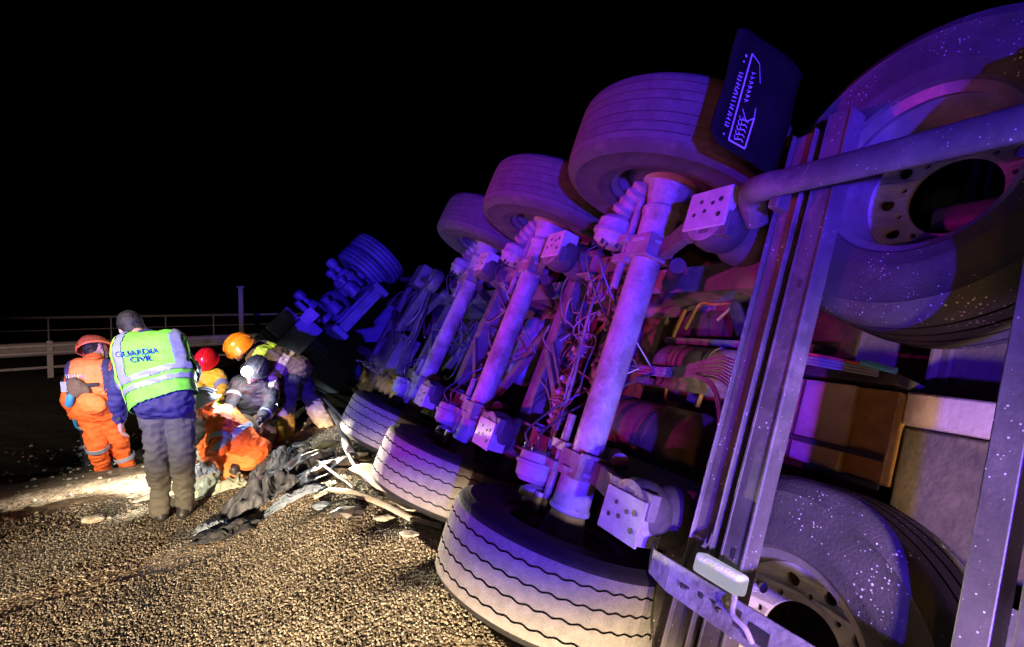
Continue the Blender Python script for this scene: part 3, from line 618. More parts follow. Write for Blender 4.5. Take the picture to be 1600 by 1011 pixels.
for i in range(5):                                 # worn, unreadable lettering
    l0 = .845+.02*i; stroke(l0, .30, l0+.012, .27, .0022); stroke(l0+.012, .27, l0+.004, .26, .002); stroke(l0, .30, l0+.015, .305, .002); stroke(l0+.004, .285, l0+.016, .29, .0018)
for i in range(7):
    l0 = 1.0+.019*i; stroke(l0, .30, l0+.01, .30-.02*rnd(.3, 1), .0016); stroke(l0+.008, .305, l0+.012, .285, .0014)
for i in range(16):
    l0 = .87+.0145*i; n0 = .352; stroke(l0, n0+.012, l0+rnd(-.002, .008), n0-.010, .0018); 
    if random.random() < .7: stroke(l0, n0+rnd(-.01, .012), l0+.009, n0+rnd(-.01, .012), .0016)
stroke(.835, .355, .842, .355, .004); stroke(1.135, .355, 1.142, .355, .004); stroke(1.16, .352, 1.17, .35, .005)
part('flap_print', pr, M['print'], parent=fo)
# front end: landing leg, braces, folded arms
strut((4.6, .75, -.1), (5.4, -.55, -.15), .06, .05, M['frame'], 'landing_leg'); strut((4.2, .70, -.1), (6.3, .78, -.05), .03, .03, M['frame'], 'side_guard')
for a, b, w in (((4.2, -.6, -.2), (4.9, .8, -.2), .05), ((5.0, -.7, -.2), (5.6, .8, -.2), .04), ((4.3, .6, -.25), (5.9, -.5, -.25), .03), ((6.0, -.6, -.2), (6.2, .7, -.2), .06), ((4.6, -.3, -.1), (5.8, .2, -.1), .025)):
    strut(a, b, w, .04, M['frame'], 'brace')
m_ = MB(); m_.lathe((4.15, .63, .05), (0, 0, 1), [(.07, -.12), (.14, -.12), (.155, -.06), (.14, 0), (.07, 0), (.06, -.05), (.07, -.12)], 28); part('wheel_carrier', m_, M['frame'])
m_ = MB(); m_.bx((5.1, .62, -.25), (5.45, .95, .0)); part('locker', m_, M['frame'], .01); m_ = MB(); m_.bx((4.5, -.62, -.35), (5.2, -.1, -.08)); part('locker', m_, M['frame'], .01)
hoses(16, ((4.2, -.7, -.3), (6.5, .6, -.1)), .014, M['frame'], 'hose', .35, 6)

def spare(P, flip, disc, label):
    l, n = fr(P[0]); z = -n if not flip else -n
    o = tag(empty('spare_wheel', mtx=frame_mtx(TP(P), z, TT)), label, 'spare wheel', 'spare wheels in the carrier')
    link('tyre', TY_SP, o); link('rim', RIMB, o); link('wheel_disc', disc, o); return o
spare((-1.10, .78, -.29), 0, DISC_S2, 'upper spare wheel with open bore, its dusty tyre behind the thick carrier bar')
spare((-1.00, -.82, -.27), 1, DISC_S, 'lower spare wheel with pale metal disc, half out of the bottom of the frame')

# ---------------------------------------------------------------- tractor unit beyond the trailer
TRO = at(520, 475, 8.6)
l2 = (at(575, 402, 8.9)-at(450, 528, 8.3)).normalized(); t2 = (TT-l2*TT.dot(l2)).normalized(); n2 = t2.cross(l2); n2 = -n2 if n2.x > 0 else n2
tractor = tag(empty('tractor_unit', TRO), 'overturned lorry tractor lit blue with twin rear tyres and brake cylinders in the air', 'truck')
def tq(p): return t2*p[0]+l2*p[1]+n2*p[2]
def tpart(name, mb, m, bevel=0): return link(name, mb.mesh(m, tq), tractor, bevel)
for s in (-1, 1):
    for off in (.78, 1.08):
        if s < 0 and off > 1: pass
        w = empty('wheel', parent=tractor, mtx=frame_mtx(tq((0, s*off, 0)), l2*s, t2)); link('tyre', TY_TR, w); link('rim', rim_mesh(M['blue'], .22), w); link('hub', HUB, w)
tpart('axle_tube', MB().cyl((0, -.8, 0), (0, .8, 0), .09), M['blue'])
m_ = MB(); m_.lathe((0, 0, -.28), (0, 0, 1), [(0, 0), (.15, .0), (.22, .12), (.24, .28), (.20, .42), (.10, .48), (0, .49)], 28); tpart('differential', m_, M['blue'])
for (t0, l0, r0, h0) in ((-.25, .44, .13, .62), (-.55, .30, .11, .35), (-.25, -.28, .13, .62), (.3, .40, .12, .5), (-.55, -.1, .10, .3), (.35, -.35, .12, .45)):
    m_ = MB(); m_.lathe((t0, l0, -.1), (0, 0, 1), [(0, 0), (r0, 0), (r0, h0*.35), (r0*1.08, h0*.36), (r0*1.08, h0*.42), (r0*.98, h0*.44), (r0*.8, h0*.62), (r0*.45, h0*.66), (r0*.4, h0*.8), (r0*.62, h0*.82), (r0*.62, h0), (r0*.4, h0*1.05), (0, h0*1.05)], 24); tpart('brake_cylinder', m_, M['blue'])
for s in (-1, 1): tpart('chassis_rail', MB().bx((-1.5, s*.42-.04, -.35), (3.6, s*.42+.04, -.1)), M['blue'], .005)
for t0 in (-1.4, -.9, 1.0, 2.0): tpart('cross_beam', MB().bx((t0-.05, -.42, -.3), (t0+.05, .42, -.15)), M['blue'], .005)
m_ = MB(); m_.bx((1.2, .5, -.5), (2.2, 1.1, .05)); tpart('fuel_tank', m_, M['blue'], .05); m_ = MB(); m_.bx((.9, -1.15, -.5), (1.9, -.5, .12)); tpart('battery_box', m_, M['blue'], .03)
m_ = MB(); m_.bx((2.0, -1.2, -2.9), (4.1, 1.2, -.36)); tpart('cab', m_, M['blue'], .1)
m_ = MB(); m_.bx((-.5, -1.0, .14), (-.46, -.55, .5)); m_.bx((-.9, -1.25, -.1), (-.5, -.5, .25)); m_.bx((-.6, -.45, .0), (-.3, -.38, .45)); tpart('mudguard', m_, M['blue'], .01)
tpart('number_plate', MB().bx((-1.0, -.60, .10), (-.98, -.38, .28)), M['plate'])
m_ = MB(); m_.bx((-.86, -1.28, .05), (-.62, -1.16, .22)); tpart('tail_lamp', m_, M['red'], .01)

# ---------------------------------------------------------------- people
def capsule(mb, a, b, r0, r1=None, seg=12):
    a = V(a); b = V(b); r1 = r0 if r1 is None else r1; L_ = (b-a).length
    ax = (b-a).normalized() if L_ > 1e-4 else V((0, 0, 1))
    P = [(r0*sin(t), -r0*cos(t)) for t in np.linspace(0, pi/2, 5)[0:]]+[(r1*cos(t), L_+r1*sin(t)) for t in np.linspace(0, pi/2, 5)]
    P[0] = (1e-4, -r0); P[-1] = (1e-4, L_+r1)
    mb.lathe(a, ax, P, seg, capped=True)
def ellipsoid(mb, c, r, A, seg=16):
    c = V(c); n = 9; vs = []
    for i in range(n+1):
        t = -pi/2+pi*i/n
        for k in range(seg):
            a = 2*pi*k/seg; vs.append(c+A[0]*(r[0]*max(cos(t), .02)*cos(a))+A[1]*(r[1]*max(cos(t), .02)*sin(a))+A[2]*(r[2]*sin(t)))
    fs = [(i*seg+k, i*seg+(k+1) % seg, (i+1)*seg+(k+1) % seg, (i+1)*seg+k) for i in range(n) for k in range(seg)]+[tuple(range(seg))[::-1], tuple(n*seg+k for k in range(seg))]
    mb.add(vs, fs)
def remesh(mb, voxel, m, origin, smooth=3, wr=0., ws=14., seed=0.):
    me = mb.mesh(m, lambda p: p-origin, smooth=False); o = bpy.data.objects.new('t', me)
    r = o.modifiers.new('r', 'REMESH'); r.mode = 'VOXEL'; r.voxel_size = voxel
    if smooth: q = o.modifiers.new('s', 'SMOOTH'); q.factor = .5; q.iterations = smooth
    me2 = evaluated(o)
    if wr:
        nrm = [v.normal.copy() for v in me2.vertices]
        for v, nv in zip(me2.vertices, nrm):
            p = v.co.copy(); a = noise.noise(V((p.x*ws, p.y*ws, p.z*ws*1.7+seed))); b = noise.noise(V((p.x*ws*.45+7, p.y*ws*.45, p.z*ws*.6+seed)))
            v.co = p+nv*wr*((1-abs(a)*2.6)+b*1.4)
    me2.materials.clear(); me2.materials.append(m); me2.polygons.foreach_set('use_smooth', [True]*len(me2.polygons)); me2.update(); return me2
def hand(mb, w, d, nrm, side, curl=.5, s=1.):
    d = d.normalized(); nrm = (nrm-d*nrm.dot(d)).normalized(); lat = d.cross(nrm)*side
    capsule(mb, w-lat*.018*s, w+d*.075*s-lat*.026*s, .018*s, .015*s); capsule(mb, w+lat*.014*s, w+d*.075*s+lat*.026*s, .018*s, .015*s); capsule(mb, w, w+d*.078*s, .02*s, .016*s)
    for i, (off, ln) in enumerate(((.033, .068), (.011, .078), (-.011, .073), (-.033, .056))):
        p0 = w+d*.08*s+lat*off*s; a1 = curl*.8; a2 = curl*1.9
        p1 = p0+(d*cos(a1)+nrm*sin(a1))*ln*.5*s; p2 = p1+(d*cos(a2)+nrm*sin(a2))*ln*.5*s
        capsule(mb, p0, p1, .0095*s, .0088*s, 8); capsule(mb, p1, p2, .0088*s, .0078*s, 8)
    t0 = w+d*.025*s+lat*.03*s; t1 = t0+(d*.75+lat*.65+nrm*.2).normalized()*.036*s; t2_ = t1+(d*.9+lat*.2+nrm*.4).normalized()*.03*s
    capsule(mb, t0, t1, .013*s, .011*s, 8); capsule(mb, t1, t2_, .011*s, .009*s, 8)
def person(label, J, face, mats, headgear='helmet', vest=None, group=None, k=1., seed=0., tag_cat='person', handcurl=.5, bands=(), yoke=None):
    O_ = V((J['pel'].x, J['pel'].y, min(J['anL'].z, J['anR'].z)-.08)); root = tag(empty('person', O_), label, tag_cat, group)
    face = face.normalized(); up = (J['head']-J['neck']).normalized(); up = (up-face*up.dot(face)).normalized(); lat = face.cross(up)
    sh = (J['shR']-J['shL']); shd = sh.normalized(); hp = (J['hipR']-J['hipL']).normalized()
    def torso(mb, g, low=True):
        a0, a1 = J['shL']+shd*.05, J['shR']-shd*.05; c = (J['shL']+J['shR'])/2
        w0, w1 = J['pel']-hp*.07, J['pel']+hp*.07; m0, m1 = a0.lerp(w0, .45)-shd*.01, a1.lerp(w1, .45)+shd*.01; q0, q1 = a0.lerp(w0, .75), a1.lerp(w1, .75)
        capsule(mb, a0, a1, .092*k+g); capsule(mb, m0, m1, .112*k+g); capsule(mb, q0, q1, .102*k+g)
        for x, y in ((a0, m0), (a1, m1), (m0, q0), (m1, q1), (c, (m0+m1)/2)): capsule(mb, x, y, .10*k+g)
        if low: capsule(mb, w0, w1, .112*k+g); capsule(mb, q0, w0, .104*k+g); capsule(mb, q1, w1, .104*k+g)
        capsule(mb, c, J['neck'], .075*k+g, .058*k+g*.3)
    def arms(mb, g, t=1.):
        for s in 'LR':
            capsule(mb, J['sh'+s], J['el'+s], .054*k+g, .042*k+g); capsule(mb, J['el'+s], J['el'+s].lerp(J['ha'+s], t), .042*k+g, .030*k+g)
    def legs(mb, g, t=1.):
        for s in 'LR':
            capsule(mb, J['hip'+s], J['kn'+s], .082*k+g, .056*k+g); capsule(mb, J['kn'+s], J['kn'+s].lerp(J['an'+s], t), .056*k+g, .040*k+g)
        capsule(mb, J['hipL'], J['hipR'], .088*k+g); capsule(mb, J['pel'], (J['hipL']+J['hipR'])/2, .09*k+g)
    h = J['head']; b = MB()
    ellipsoid(b, h+up*.02, (.076*k, .098*k, .105*k), (lat, face, up)); ellipsoid(b, h-up*.045+face*.03, (.055*k, .062*k, .062*k), (lat, face, up))
    capsule(b, h+face*.092-up*.005, h+face*.112-up*.028, .010, .014, 8)
    capsule(b, h+face*.082-up*.058-lat*.018, h+face*.082-up*.058+lat*.018, .009, seg=8); capsule(b, h+face*.06-up*.095, h+face*.07-up*.09, .018, seg=8)
    for s in (-1, 1): ellipsoid(b, h+lat*.078*s-up*.01, (.010, .018, .03), (lat, face, up), 8)
    capsule(b, J['neck'], h-up*.03, .056*k, .05*k); torso(b, -.012); arms(b, -.006); legs(b, -.008)
    for s, sg in (('L', -1), ('R', 1)):
        d = (J['ha'+s]-J['el'+s]).normalized(); hand(b, J['ha'+s], J.get('hd'+s, d), J.get('hn'+s, lat*(-sg)), sg, handcurl)
        f = J['to'+s]-J['an'+s]; capsule(b, J['an'+s]-V((0, 0, .03)), J['to'+s]+V((0, 0, .01)), .035, .028)
    link('body', remesh(b, .0062, mats['skin'], O_, 2), root)
    for s in (-1, 1):
        e = MB(); ellipsoid(e, h+lat*.031*s+face*.088+up*.014, (.012, .008, .007), (lat, face, up), 8); link('eye', e.mesh(M['hair'], lambda p: p-O_), root)
    j = MB(); torso(j, .020); arms(j, .019, .93); jm = remesh(j, .010, mats['jacket'], O_, 2, .0095, 14, seed); link('jacket', jm, root)
    l_ = MB(); legs(l_, .017, .97); link('trousers', remesh(l_, .010, mats['trousers'], O_, 2, .012, 11, seed+5), root)
    for s in 'LR':
        f = (J['to'+s]-J['an'+s]); fd = f.normalized(); bt = MB(); hz = V((0, 0, 1))
        capsule(bt, J['an'+s]+V((0, 0, .10)), J['an'+s]-V((0, 0, .03)), .056, .05); capsule(bt, J['an'+s]-V((0, 0, .03))-fd*.02, J['to'+s], .05, .042); capsule(bt, J['an'+s]-V((0, 0, .045))-fd*.035, J['to'+s]-V((0, 0, .005)), .042, .04)
        link('boot', remesh(bt, .010, mats.get('boot', M['boot']), O_, 2), root)
        if mats.get('glove'):
            g = MB(); d = (J['ha'+s]-J['el'+s]).normalized(); hand(g, J['ha'+s], J.get('hd'+s, d), J.get('hn'+s, lat*(-1 if s == 'L' else 1)*-1), -1 if s == 'L' else 1, handcurl, 1.18); capsule(g, J['ha'+s]-d*.05, J['ha'+s], .036, .03)
            link('glove', remesh(g, .006, mats['glove'], O_, 1), root)
    # bands of silver tape wrapped round limbs: (joint a, joint b, position along, width)
    for a_, b_, t_, w_, r_ in bands:
        A_, B_ = J[a_], J[b_]; d = (B_-A_).normalized(); c = A_.lerp(B_, t_); m_ = MB(); m_.lathe(c-d*w_/2, d, [(r_, 0), (r_+.004, .002), (r_+.004, w_-.002), (r_, w_)], 28); link('reflective_band', m_.mesh(M['tape'], lambda p: p-O_), root)
    if headgear in ('helmet', 'cap'):
        m_ = MB(); hg = .122*k if headgear == 'helmet' else .108*k; c = h+up*.018-face*.012; vs = []
        prof = [(hg*1.05 if headgear == 'helmet' else hg, -.022), (hg*1.06, .0), (hg*1.0, .012), (hg*.97, .045), (hg*.85, .085), (hg*.62, .118), (hg*.33, .136), (0.001, .142)]
        m_.lathe(c, up, prof, 36)
        for v in m_.v:
            r_ = v-c; v += face*(r_.dot(face)*.16)-lat*(r_.dot(lat)*.06)
        for q in (-.045, 0, .045): m_.tube([c+lat*q+face*(.135*cos(t))+up*(.143*sin(t)*(1-abs(q)*2)) for t in np.linspace(.35, 2.8, 12)], .009, 6, sub=1)
        m_.tube([c+lat*(.128*cos(t))+face*(.148*sin(t))-up*.008 for t in np.linspace(0, 2*pi, 25)], .007, 6, sub=1)
        hm = link('helmet', m_.mesh(mats['helmet'], lambda p: p-O_), root); sd = hm.modifiers.new('s', 'SOLIDIFY'); sd.thickness = .005
        m_ = MB(); ellipsoid(m_, h+up*.03-face*.016, (.083*k, .098*k, .10*k), (lat, face, up)); ellipsoid(m_, h-up*.03-face*.05, (.066*k, .046*k, .06*k), (lat, face, up)); link('hair', remesh(m_, .010, M['hair'], O_, 1, .003, 60), root)
        sp = MB(); sp.tube([h+lat*.10+up*.03, h+lat*.082-up*.04+face*.02, h-up*.11+face*.05, h-lat*.082-up*.04+face*.02, h-lat*.10+up*.03], .006, 6); link('chin_strap', sp.mesh(M['blackc'], lambda p: p-O_), root)
    else:
        m_ = MB(); ellipsoid(m_, h+up*.035-face*.012, (.086*k, .102*k, .105*k), (lat, face, up)); ellipsoid(m_, h-up*.03-face*.045, (.072*k, .05*k, .07*k), (lat, face, up)); link('hair', remesh(m_, .009, M['hair'], O_, 1, .003, 60), root)
    # collar
    m_ = MB(); cd = (h-J['neck']).normalized(); m_.lathe(J['neck']-cd*.03, cd, [(.085*k, 0), (.088*k, .02), (.078*k, .055), (.070*k, .055), (.076*k, .02)], 28); link('collar', m_.mesh(mats.get('collar', mats['jacket']), lambda p: p-O_), root)
    return root, jm, O_, dict(up=up, lat=lat, shd=shd, torso=torso)
def shell_part(name, src, O_, keep, m, root, off=.004, world=None):
    """faces of a garment that satisfy keep(), lifted off as a thin piece of their own"""
    me = src.copy(); bm = bmesh.new(); bm.from_mesh(me); bm.normal_update()
    dl = [f for f in bm.faces if not keep(f.calc_center_median()+O_, f.normal)]
    nm = {v: v.normal.copy() for v in bm.verts}
    bmesh.ops.delete(bm, geom=dl, context='FACES')
    for v in bm.verts: v.co += nm[v]*off
    bm.to_mesh(me); bm.free(); me.materials.clear(); me.materials.append(m); return link(name, me, root)
def J_(**kw): return {k: at(*v) for k, v in kw.items()}
def foot(J, s, dx, dy):
    J['to'+s] = J['an'+s]+V((dx, dy, -.045))

# officer in the hi-vis vest, back to the camera, head bowed
J = J_(head=(206, 512, 4.0), neck=(228, 530, 3.88), shL=(197, 550, 3.80), shR=(272, 542, 3.86), elL=(183, 608, 3.74), haL=(187, 656, 3.80), elR=(298, 588, 3.98), haR=(303, 572, 4.22),
       pel=(257, 628, 3.72), hipL=(241, 644, 3.74), hipR=(279, 642, 3.78), knL=(246, 720, 3.68), knR=(286, 718, 3.74), anL=(252, 797, 3.78), anR=(288, 793, 3.86))
foot(J, 'L', -.10, .15); foot(J, 'R', -.04, .16)
J['hdL'] = V((.0, .1, -1)); J['hnL'] = V((.7, .6, 0))
root, jm, O_, X = person('officer seen from behind in a lime green vest and dark trousers, head bowed', J, V((-.62, .62, -.55)), dict(skin=M['skin'], jacket=M['navy'], trousers=M['trous']), 'hair', handcurl=.45, k=.98, seed=1)
vb = MB(); X['torso'](vb, .044); vm = remesh(vb, .010, M['vest'], O_, 3, .0045, 9, 3)
axT = ((J['shL']+J['shR'])/2-J['pel']); hT = axT.length; axT.normalize(); sd_ = X['shd']; bk = sd_.cross(axT).normalized()
if bk.y > 0: bk = -bk
def vc(p): q = p-J['pel']; return q.dot(axT)/hT, q.dot(sd_)-((J['shL']+J['shR'])/2-J['pel']).dot(sd_)*min(1, max(0, q.dot(axT)/hT)), q.dot(bk)
vest = shell_part('vest', vm, O_, lambda p, n: vc(p)[0] > .0 and abs(vc(p)[1]) < .235, M['vest'], root, 0)
s2_ = vest.modifiers.new('s', 'SOLIDIFY'); s2_.thickness = .005
for lo, hi in ((.235, .325), (.40, .49)): shell_part('reflective_band', vm, O_, lambda p, n: lo < vc(p)[0]+.12*vc(p)[1] < hi and abs(vc(p)[1]) < .235, M['tape'], root, .009)
for c0 in (-.15, .195): shell_part('reflective_band', vm, O_, lambda p, n: .49 < vc(p)[0]+.12*vc(p)[1] and abs(vc(p)[1]-c0) < .027, M['tape'], root, .0085)
for c0 in (-.155,): shell_part('vest_edge', vm, O_, lambda p, n: .12 < vc(p)[0] and (abs(vc(p)[1]-c0+.033) < .006), M['vestl'], root, .010)
from mathutils.bvhtree import BVHTree
bvh = BVHTree.FromPolygons([v.co+O_ for v in vm.vertices], [tuple(p.vertices) for p in vm.polygons])
def word(txt, size, cu, cv, squash=1.):
    fc = bpy.data.curves.new('f', 'FONT'); fc.body = txt; fc.size = size; fc.align_x = 'CENTER'; fc.resolution_u = 3; fc.offset = .0008
    o = bpy.data.objects.new('t', fc); me = evaluated(o)
    bm = bmesh.new(); bm.from_mesh(me); bmesh.ops.triangulate(bm, faces=bm.faces); [(bmesh.ops.subdivide_edges(bm, edges=[e for e in bm.edges if e.calc_length() > .007], cuts=1), bmesh.ops.triangulate(bm, faces=bm.faces)) for _ in range(3)]
    mid = (J['shL']+J['shR'])/2-J['pel']
    for v in bm.verts:
        p = J['pel']+axT*(hT*cv+v.co.y)+sd_*(cu+mid.dot(sd_)*cv+v.co.x*squash)+bk*.6; hit = bvh.ray_cast(p, -bk)
        v.co = ((hit[0]+bk*.012) if hit[0] else p-bk*.45)-O_
    bm.to_mesh(me); bm.free(); me.materials.clear(); me.materials.append(M['letter']); link('lettering', me, root)
word('GUARDIA', .064, .055, .79); word('CIVIL', .064, .06, .665)
w_ = MB(); d = (J['haL']-J['elL']).normalized(); w_.lathe(J['haL']-d*.03, d, [(.036, 0), (.038, .004), (.038, .022), (.036, .026)], 20); w_.cyl(J['haL']-d*.017+V((.02, -.036, 0)), J['haL']-d*.017+V((.024, -.046, 0)), .017, seg=14); link('watch', w_.mesh(M['blackc'], lambda p: p-O_), root)

# rescuer in orange seen from behind at the left
J = J_(head=(150, 546, 5.22), neck=(146, 563, 5.12), shL=(119, 580, 5.05), shR=(172, 582, 5.1), elL=(108, 622, 5.0), haL=(118, 652, 5.15), elR=(182, 618, 5.3), haR=(178, 640, 5.55),
       pel=(152, 640, 5.0), hipL=(141, 650, 5.0), hipR=(168, 650, 5.05), knL=(152, 697, 4.95), knR=(186, 695, 5.1), anL=(160, 735, 5.1), anR=(201, 728, 5.2))
foot(J, 'L', -.06, .15); foot(J, 'R', .06, .15)
root, jm, O_, X = person('rescuer in an orange suit and orange helmet standing at the left with his back turned', J, V((.45, .85, -.15)), dict(skin=M['skin'], jacket=M['orange'], trousers=M['orange'], helmet=M['helmo'], glove=M['bglove']), k=1.0, seed=2, group='rescuers in orange suits',
    bands=(('knL', 'anL', .02, .045, .092), ('knR', 'anR', .55, .04, .085)))
axT = ((J['shL']+J['shR'])/2-J['pel']); hT = axT.length; axT.normalize(); sd_ = X['shd']; bk = sd_.cross(axT).normalized(); bk = -bk if bk.y > 0 else bk
mid = (J['shL']+J['shR'])/2-J['pel']
def vc2(p): q = p-J['pel']; return q.dot(axT)/hT, q.dot(sd_)-mid.dot(sd_)*q.dot(axT)/hT, q.dot(bk)
vb = MB(); X['torso'](vb, .032); vm = remesh(vb, .012, M['orange2'], O_, 2, .006, 11, 8)
shell_part('vest', vm, O_, lambda p, n: vc2(p)[0] > .28 and abs(vc2(p)[1]) < .18, M['orange2'], root, 0)
for c0 in (-.15, .15): shell_part('shoulder_strap', vm, O_, lambda p, n: .3 < vc2(p)[0] and abs(vc2(p)[1]-c0) < .022, M['navy'], root, .006)
bvh = BVHTree.FromPolygons([v.co+O_ for v in vm.vertices], [tuple(p.vertices) for p in vm.polygons])
def onback(cu, cv, off):
    p = J['pel']+axT*(hT*cv)+sd_*(cu+mid.dot(sd_)*cv)+bk*.6; hit = bvh.ray_cast(p, -bk); return (hit[0] if hit[0] else p-bk*.45)+bk*off
m_ = MB(); random.seed(5)
for i in range(9):
    c0 = -.085+.021*i; m_.tube([onback(c0, .76, .006), onback(c0+rnd(-.008, .012), .86, .006)], .0035, 5, sub=1); m_.tube([onback(c0-.01, rnd(.76, .86), .006), onback(c0+.01, rnd(.76, .86), .006)], .003, 5, sub=1)
link('lettering', m_.mesh(M['tape'], lambda p: p-O_), root)
m_ = MB(); m_.tube([onback(-.16, .60, .012), onback(-.05, .62, .02), onback(.06, .58, .02), onback(.17, .62, .012)], .02, 8); link('harness_belt', m_.mesh(M['blackc'], lambda p: p-O_), root)
m_ = MB(); ellipsoid(m_, onback(-.02, .52, .03), (.07, .04, .10), (sd_, bk, axT)); ellipsoid(m_, onback(.05, .46, .03), (.04, .03, .07), (sd_, bk, axT)); link('radio_pouch', remesh(m_, .01, M['brownc'], O_, 1, .006, 30), root)
m_ = MB(); m_.bx((0, 0, 0), (0, 0, 0)); m_ = MB(); m_.box(onback(-.10, .52, .02), (.045, .01, .05), (sd_, bk, axT)); link('silver_patch', m_.mesh(M['tape'], lambda p: p-O_), root)
m_ = MB(); a0 = onback(-.07, .36, .04); m_.lathe(a0, (V((-.25, 0, -1))), [(0, 0), (.02, 0), (.034, .02), (.034, .11), (.02, .13), (0, .13)], 16); link('blue_bottle', m_.mesh(M['bglove'], lambda p: p-O_), root)
m_ = MB(); ellipsoid(m_, onback(.06, .12, .03), (.12, .05, .10), (sd_, bk, axT)); link('hip_bag', remesh(m_, .012, M['orange2'], O_, 1, .008, 16), root)

# firefighter in black behind him, only the legs and bands show
J = J_(head=(120, 600, 6.2), neck=(128, 605, 6.1), shL=(126, 612, 5.95), shR=(150, 612, 6.15), elL=(122, 630, 6.2), haL=(124, 640, 6.4), elR=(150, 640, 6.3), haR=(150, 650, 6.4),
       pel=(146, 625, 5.8), hipL=(138, 632, 5.75), hipR=(156, 632, 5.85), knL=(139, 682, 5.75), knR=(152, 682, 5.9), anL=(137, 722, 5.65), anR=(150, 715, 5.9))
foot(J, 'L', -.08, .12); foot(J, 'R', -.05, .14)
person('firefighter in black with silver leg bands bending behind the left orange rescuer', J, V((-.2, .7, -.6)), dict(skin=M['skin'], jacket=M['blackc'], trousers=M['blackc'], helmet=M['blackc'], glove=M['blackc']), seed=4,
    bands=(('knL', 'anL', .45, .035, .079), ('knL', 'anL', .72, .035, .077)))

# rescuer in orange crouching in the middle
J = J_(head=(317, 634, 4.58), neck=(336, 650, 4.62), shL=(345, 668, 4.42), shR=(352, 652, 4.86), elL=(342, 700, 4.30), haL=(320, 712, 4.42), elR=(328, 690, 4.85), haR=(312, 706, 4.75),
       pel=(398, 705, 4.68), hipL=(388, 714, 4.58), hipR=(396, 712, 4.84), knL=(332, 690, 4.46), knR=(336, 688, 4.9), anL=(366, 750, 4.50), anR=(356, 742, 4.85))
foot(J, 'L', -.16, -.03); foot(J, 'R', -.16, .03)
root, jm, O_, X = person('rescuer in a bright orange suit crouching over the casualty with arms on knees', J, V((-.85, -.25, -.45)), dict(skin=M['skin'], jacket=M['orange'], trousers=M['orange2'], helmet=M['tape'], glove=M['white']), 'cap', k=1.0, seed=6, group='rescuers in orange suits', handcurl=.8,
    bands=(('shL', 'elL', .55, .05, .082),))
axT = ((J['shL']+J['shR'])/2-J['pel']); hT = axT.length
shell_part('shoulder_panel', jm, O_, lambda p, n: .48 < (p-J['pel']).dot(axT.normalized())/hT < .62 and n.z > .0, M['tape'], root, .005)

# rescuer with red helmet and yellow jacket, kneeling behind
J = J_(head=(322, 566, 5.9), neck=(324, 582, 5.95), shL=(306, 592, 5.85), shR=(343, 592, 5.95), elL=(312, 618, 5.65), haL=(322, 632, 5.45), elR=(350, 612, 5.75), haR=(342, 628, 5.5),
       pel=(328, 640, 6.0), hipL=(318, 646, 5.95), hipR=(340, 646, 6.0), knL=(312, 672, 5.6), knR=(346, 672, 5.65), anL=(316, 690, 6.0), anR=(340, 690, 6.05))
foot(J, 'L', 0, .12); foot(J, 'R', 0, .12)
person('rescuer with red helmet and yellow jacket kneeling behind the crouching one', J, V((.05, -.75, -.65)), dict(skin=M['skin'], jacket=M['yel'], trousers=M['blackc'], helmet=M['red'], glove=M['lime']), k=1.0, seed=7,
    bands=(('shR', 'elR', .6, .10, .075),))

# rescuer with amber helmet bending in from the right
J = J_(head=(374, 545, 5.30), neck=(394, 551, 5.42), shL=(404, 562, 5.32), shR=(410, 548, 5.74), elL=(428, 600, 5.20), haL=(424, 630, 5.15), elR=(398, 592, 5.6), haR=(384, 612, 5.4),
       pel=(466, 576, 5.62), hipL=(456, 592, 5.50), hipR=(470, 588, 5.78), knL=(446, 648, 5.42), knR=(496, 644, 5.72), anL=(447, 697, 5.55), anR=(524, 692, 5.70))
foot(J, 'L', -.14, -.03); foot(J, 'R', .12, -.06)
root, jm, O_, X = person('rescuer with amber helmet bending down from the right with bright tan knee pads', J, V((-.55, -.55, -.62)), dict(skin=M['skin'], jacket=M['brownc'], trousers=M['blackc'], helmet=M['helmy'], glove=M['glove'], collar=M['lime']), k=1.0, seed=8,
    bands=(('elL', 'haL', .75, .03, .062),))
pr_ = person_l = None
m_ = MB(); capsule(m_, J['knL']-V((0, 0, .03)), J['knL'].lerp(J['anL'], .92), .092, .074); link('gaiter', remesh(m_, .011, M['must'], O_, 2, .008, 13), root)
m_ = MB(); capsule(m_, J['knR'].lerp(J['hipR'], .15), J['knR'].lerp(J['anR'], .85), .096, .074); link('gaiter', remesh(m_, .011, M['tan'], O_, 2, .01, 13), root)
m_ = MB(); ellipsoid(m_, J['knL']+V((-.01, -.06, .0)), (.06, .03, .09), (V((1, 0, 0)), V((0, 1, 0)), V((0, 0, 1)))); link('knee_pad', remesh(m_, .01, M['tan'], O_, 1, .004), root)
axT = ((J['shL']+J['shR'])/2-J['pel']); hT = axT.length
shell_part('jacket_panel', jm, O_, lambda p, n: .80 < (p-J['pel']).dot(axT.normalized())/hT < 1.05, M['lime'], root, .005)
shell_part('jacket_panel', jm, O_, lambda p, n: .25 < (p-J['pel']).dot(axT.normalized())/hT < .44, M['tan'], root, .005)

